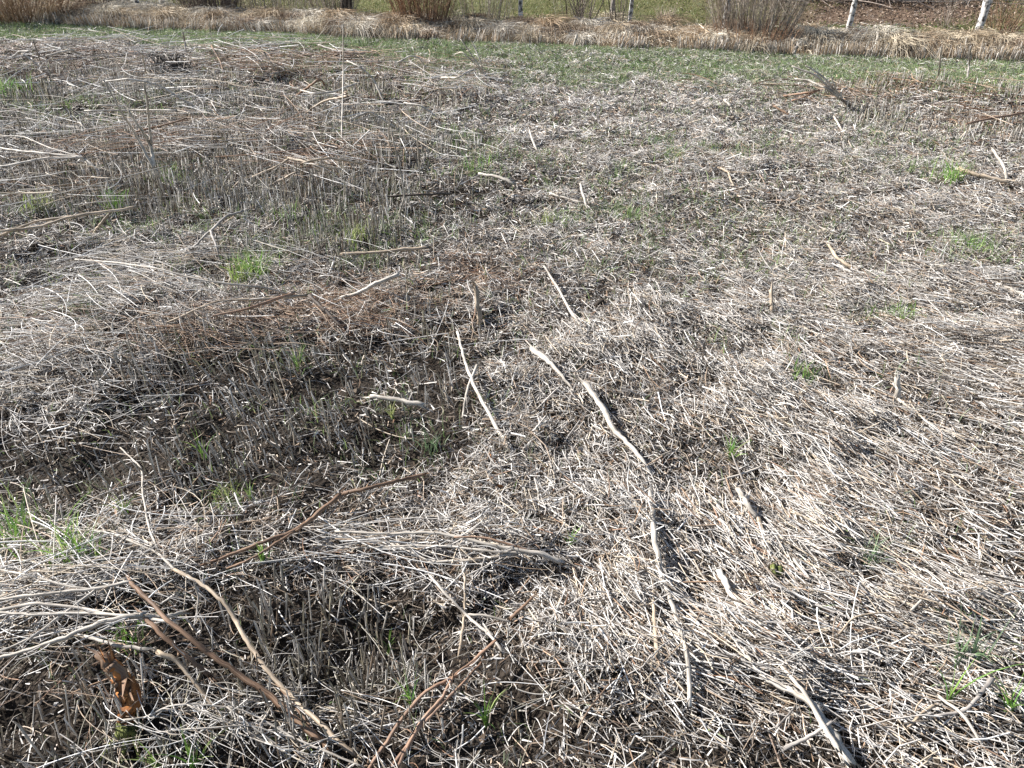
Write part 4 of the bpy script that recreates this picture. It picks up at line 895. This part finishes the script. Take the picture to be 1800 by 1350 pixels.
shrub(1330,76,200,.3,.5,.5,.007,RB,'rusty tangle of dead stems at the foot of the largest bush',cat='bramble',name='bramble')
shrub(1272,66,70,.6,.2,.25,.007,GB,'pale dead stems around the post at the left of the largest bush')
shrub(1758,66,60,.5,.16,.55,.008,RB,'small rusty weed shrub right of the rightmost post')
shrub(1660,52,14,.6,.05,.5,.006,GB,'sparse dead weed left of the rightmost post')
shrub(1000,30,16,.5,.2,.4,.006,GB,'sparse dead weed in the pasture behind the small shrubs')
shrub(30,30,420,1.0,.75,1.0,.010,np.array([(.24,.15,.09),(.34,.24,.15),(.16,.10,.06),(.42,.33,.22)]),'dense brown thicket at the top left corner')
shrub(190,18,120,1.0,.4,.5,.008,DB,'dark brush behind the bank at the top left')
shrub(375,28,220,1.0,.4,.45,.009,DB,'dark brush around the trunk left of the reddish bush')
shrub(480,24,160,.8,.7,.3,.006,GB,'thin grey dead weeds behind the bank at left')
shrub(590,30,120,1.0,.3,.3,.007,GB,'grey dead stems around the dark trunk at left')
shrub(560,60,50,.35,.12,.15,.007,np.array([(.5,.42,.3),(.4,.3,.2)]),'pale tan grass tuft standing tall at the bank edge',name='tall_grass_tuft',cat='grass tuft',twig=0)
shrub(1168,40,90,.22,.07,.5,.008,np.array([(.5,.42,.34),(.42,.33,.25)]),'pale fan of dead grass standing on the bank right of centre',name='tall_grass_tuft',cat='grass tuft',twig=0)
def heap():
    c = at(1545, 8); root = tag(empty('brush_heap', c), 'grey heap of cut brushwood behind the fence at upper right', 'brush heap')
    n = 420; m = rs.normal(0, 1, (n, 3))*np.array([.9, .4, .16])+np.array([0, .5, .22]); m[:, 2] = np.abs(m[:, 2]); a = rs.uniform(0, 2*PI, n); L = rs.uniform(.3, 1.2, n)[:, None]
    D = np.stack([np.cos(a), np.sin(a), rs.normal(0, .35, n)], -1)*L
    P0 = m-D/2; P2 = m+D/2; P0[:, 2] = np.maximum(P0[:, 2], .01); P2[:, 2] = np.maximum(P2[:, 2], .01)
    V, Q, C = curves(P0, m+rs.normal(0, .08, (n, 3)), P2, rs.uniform(.008, .022, n), pick(DB*1.2, n), 5, 5, .4); link('branches', raw_mesh('branches', V, Q, C), M_TWIG, root)['kind'] = 'stuff'
heap()
def trunk(px, py, w, h, mat, label, lean=(0, 0), forks=3):
    b = at(px, py, -.05); dep = b[1]*CP+(CAMH-b[2])*SP; r = w*dep/F/2; root = tag(empty('bare_tree', b), label, 'tree')
    up = np.array([lean[0], lean[1], 1.]); P = np.array([b, b+up*.2, b+up*h*.5, b+up*h]); V, Fc, fb = tube(P, [r*1.5, r, r*.8, r*.35], 12, .15, True, 1.0, .06)
    link('trunk', py_mesh('trunk', V, Fc, fb, b), mat, root)
    n = forks*14; t = rs.uniform(.35, .95, n)[:, None]; B = up*h*t; a = rs.uniform(0, 2*PI, n); D = np.stack([np.cos(a), np.sin(a), 0*a+.9], -1)*rs.uniform(.2, .7, (n, 1))
    V, Q, C = curves(B, B+D*.5+rs.normal(0, .03, (n, 3)), B+D, np.full(n, r*.5), pick(DB, n), 5, 5, .3); link('crown', raw_mesh('crown', V, Q, C), M_TWIG, root)
trunk(611, 34, 18, 3.0, M_DARK, 'dark tree trunk on the bank left of the red brown bush')
trunk(403, 20, 9, 2.4, M_DARK, 'thin dark trunk in the dark brush at upper left')
trunk(1074, 47, 8, 2.2, M_GREY, 'thin grey tree trunk between the dark shrubs and a post', (.02, 0))
trunk(195, 18, 7, 2.2, M_DARK, 'slender dark trunk behind the bank near the top left', (.1, 0))
# wooden pegs at the foot of the bank
for px, py, h, mt, lb, lx in ((1007, 84, .15, M_PALE, 'short pale peg leaning at the foot of the bank right of centre', .25), (604, 72, .16, M_DARK, 'short dark peg at the foot of the bank under the dark trunk', 0), (1393, 100, .12, M_GREY, 'small grey peg at the bank foot right of the largest bush', .2)):
    b = at(px, py, -.02); P = np.array([b, b+np.array([lx*h*.5, 0, h*.5]), b+np.array([lx*h, 0, h])]); V, Fc, fb = tube(P, [.018, .018, .016], 8, .1, False)
    tag(link('wooden_peg', py_mesh('peg', V, Fc, fb, b), mt, loc=b), lb, 'peg')
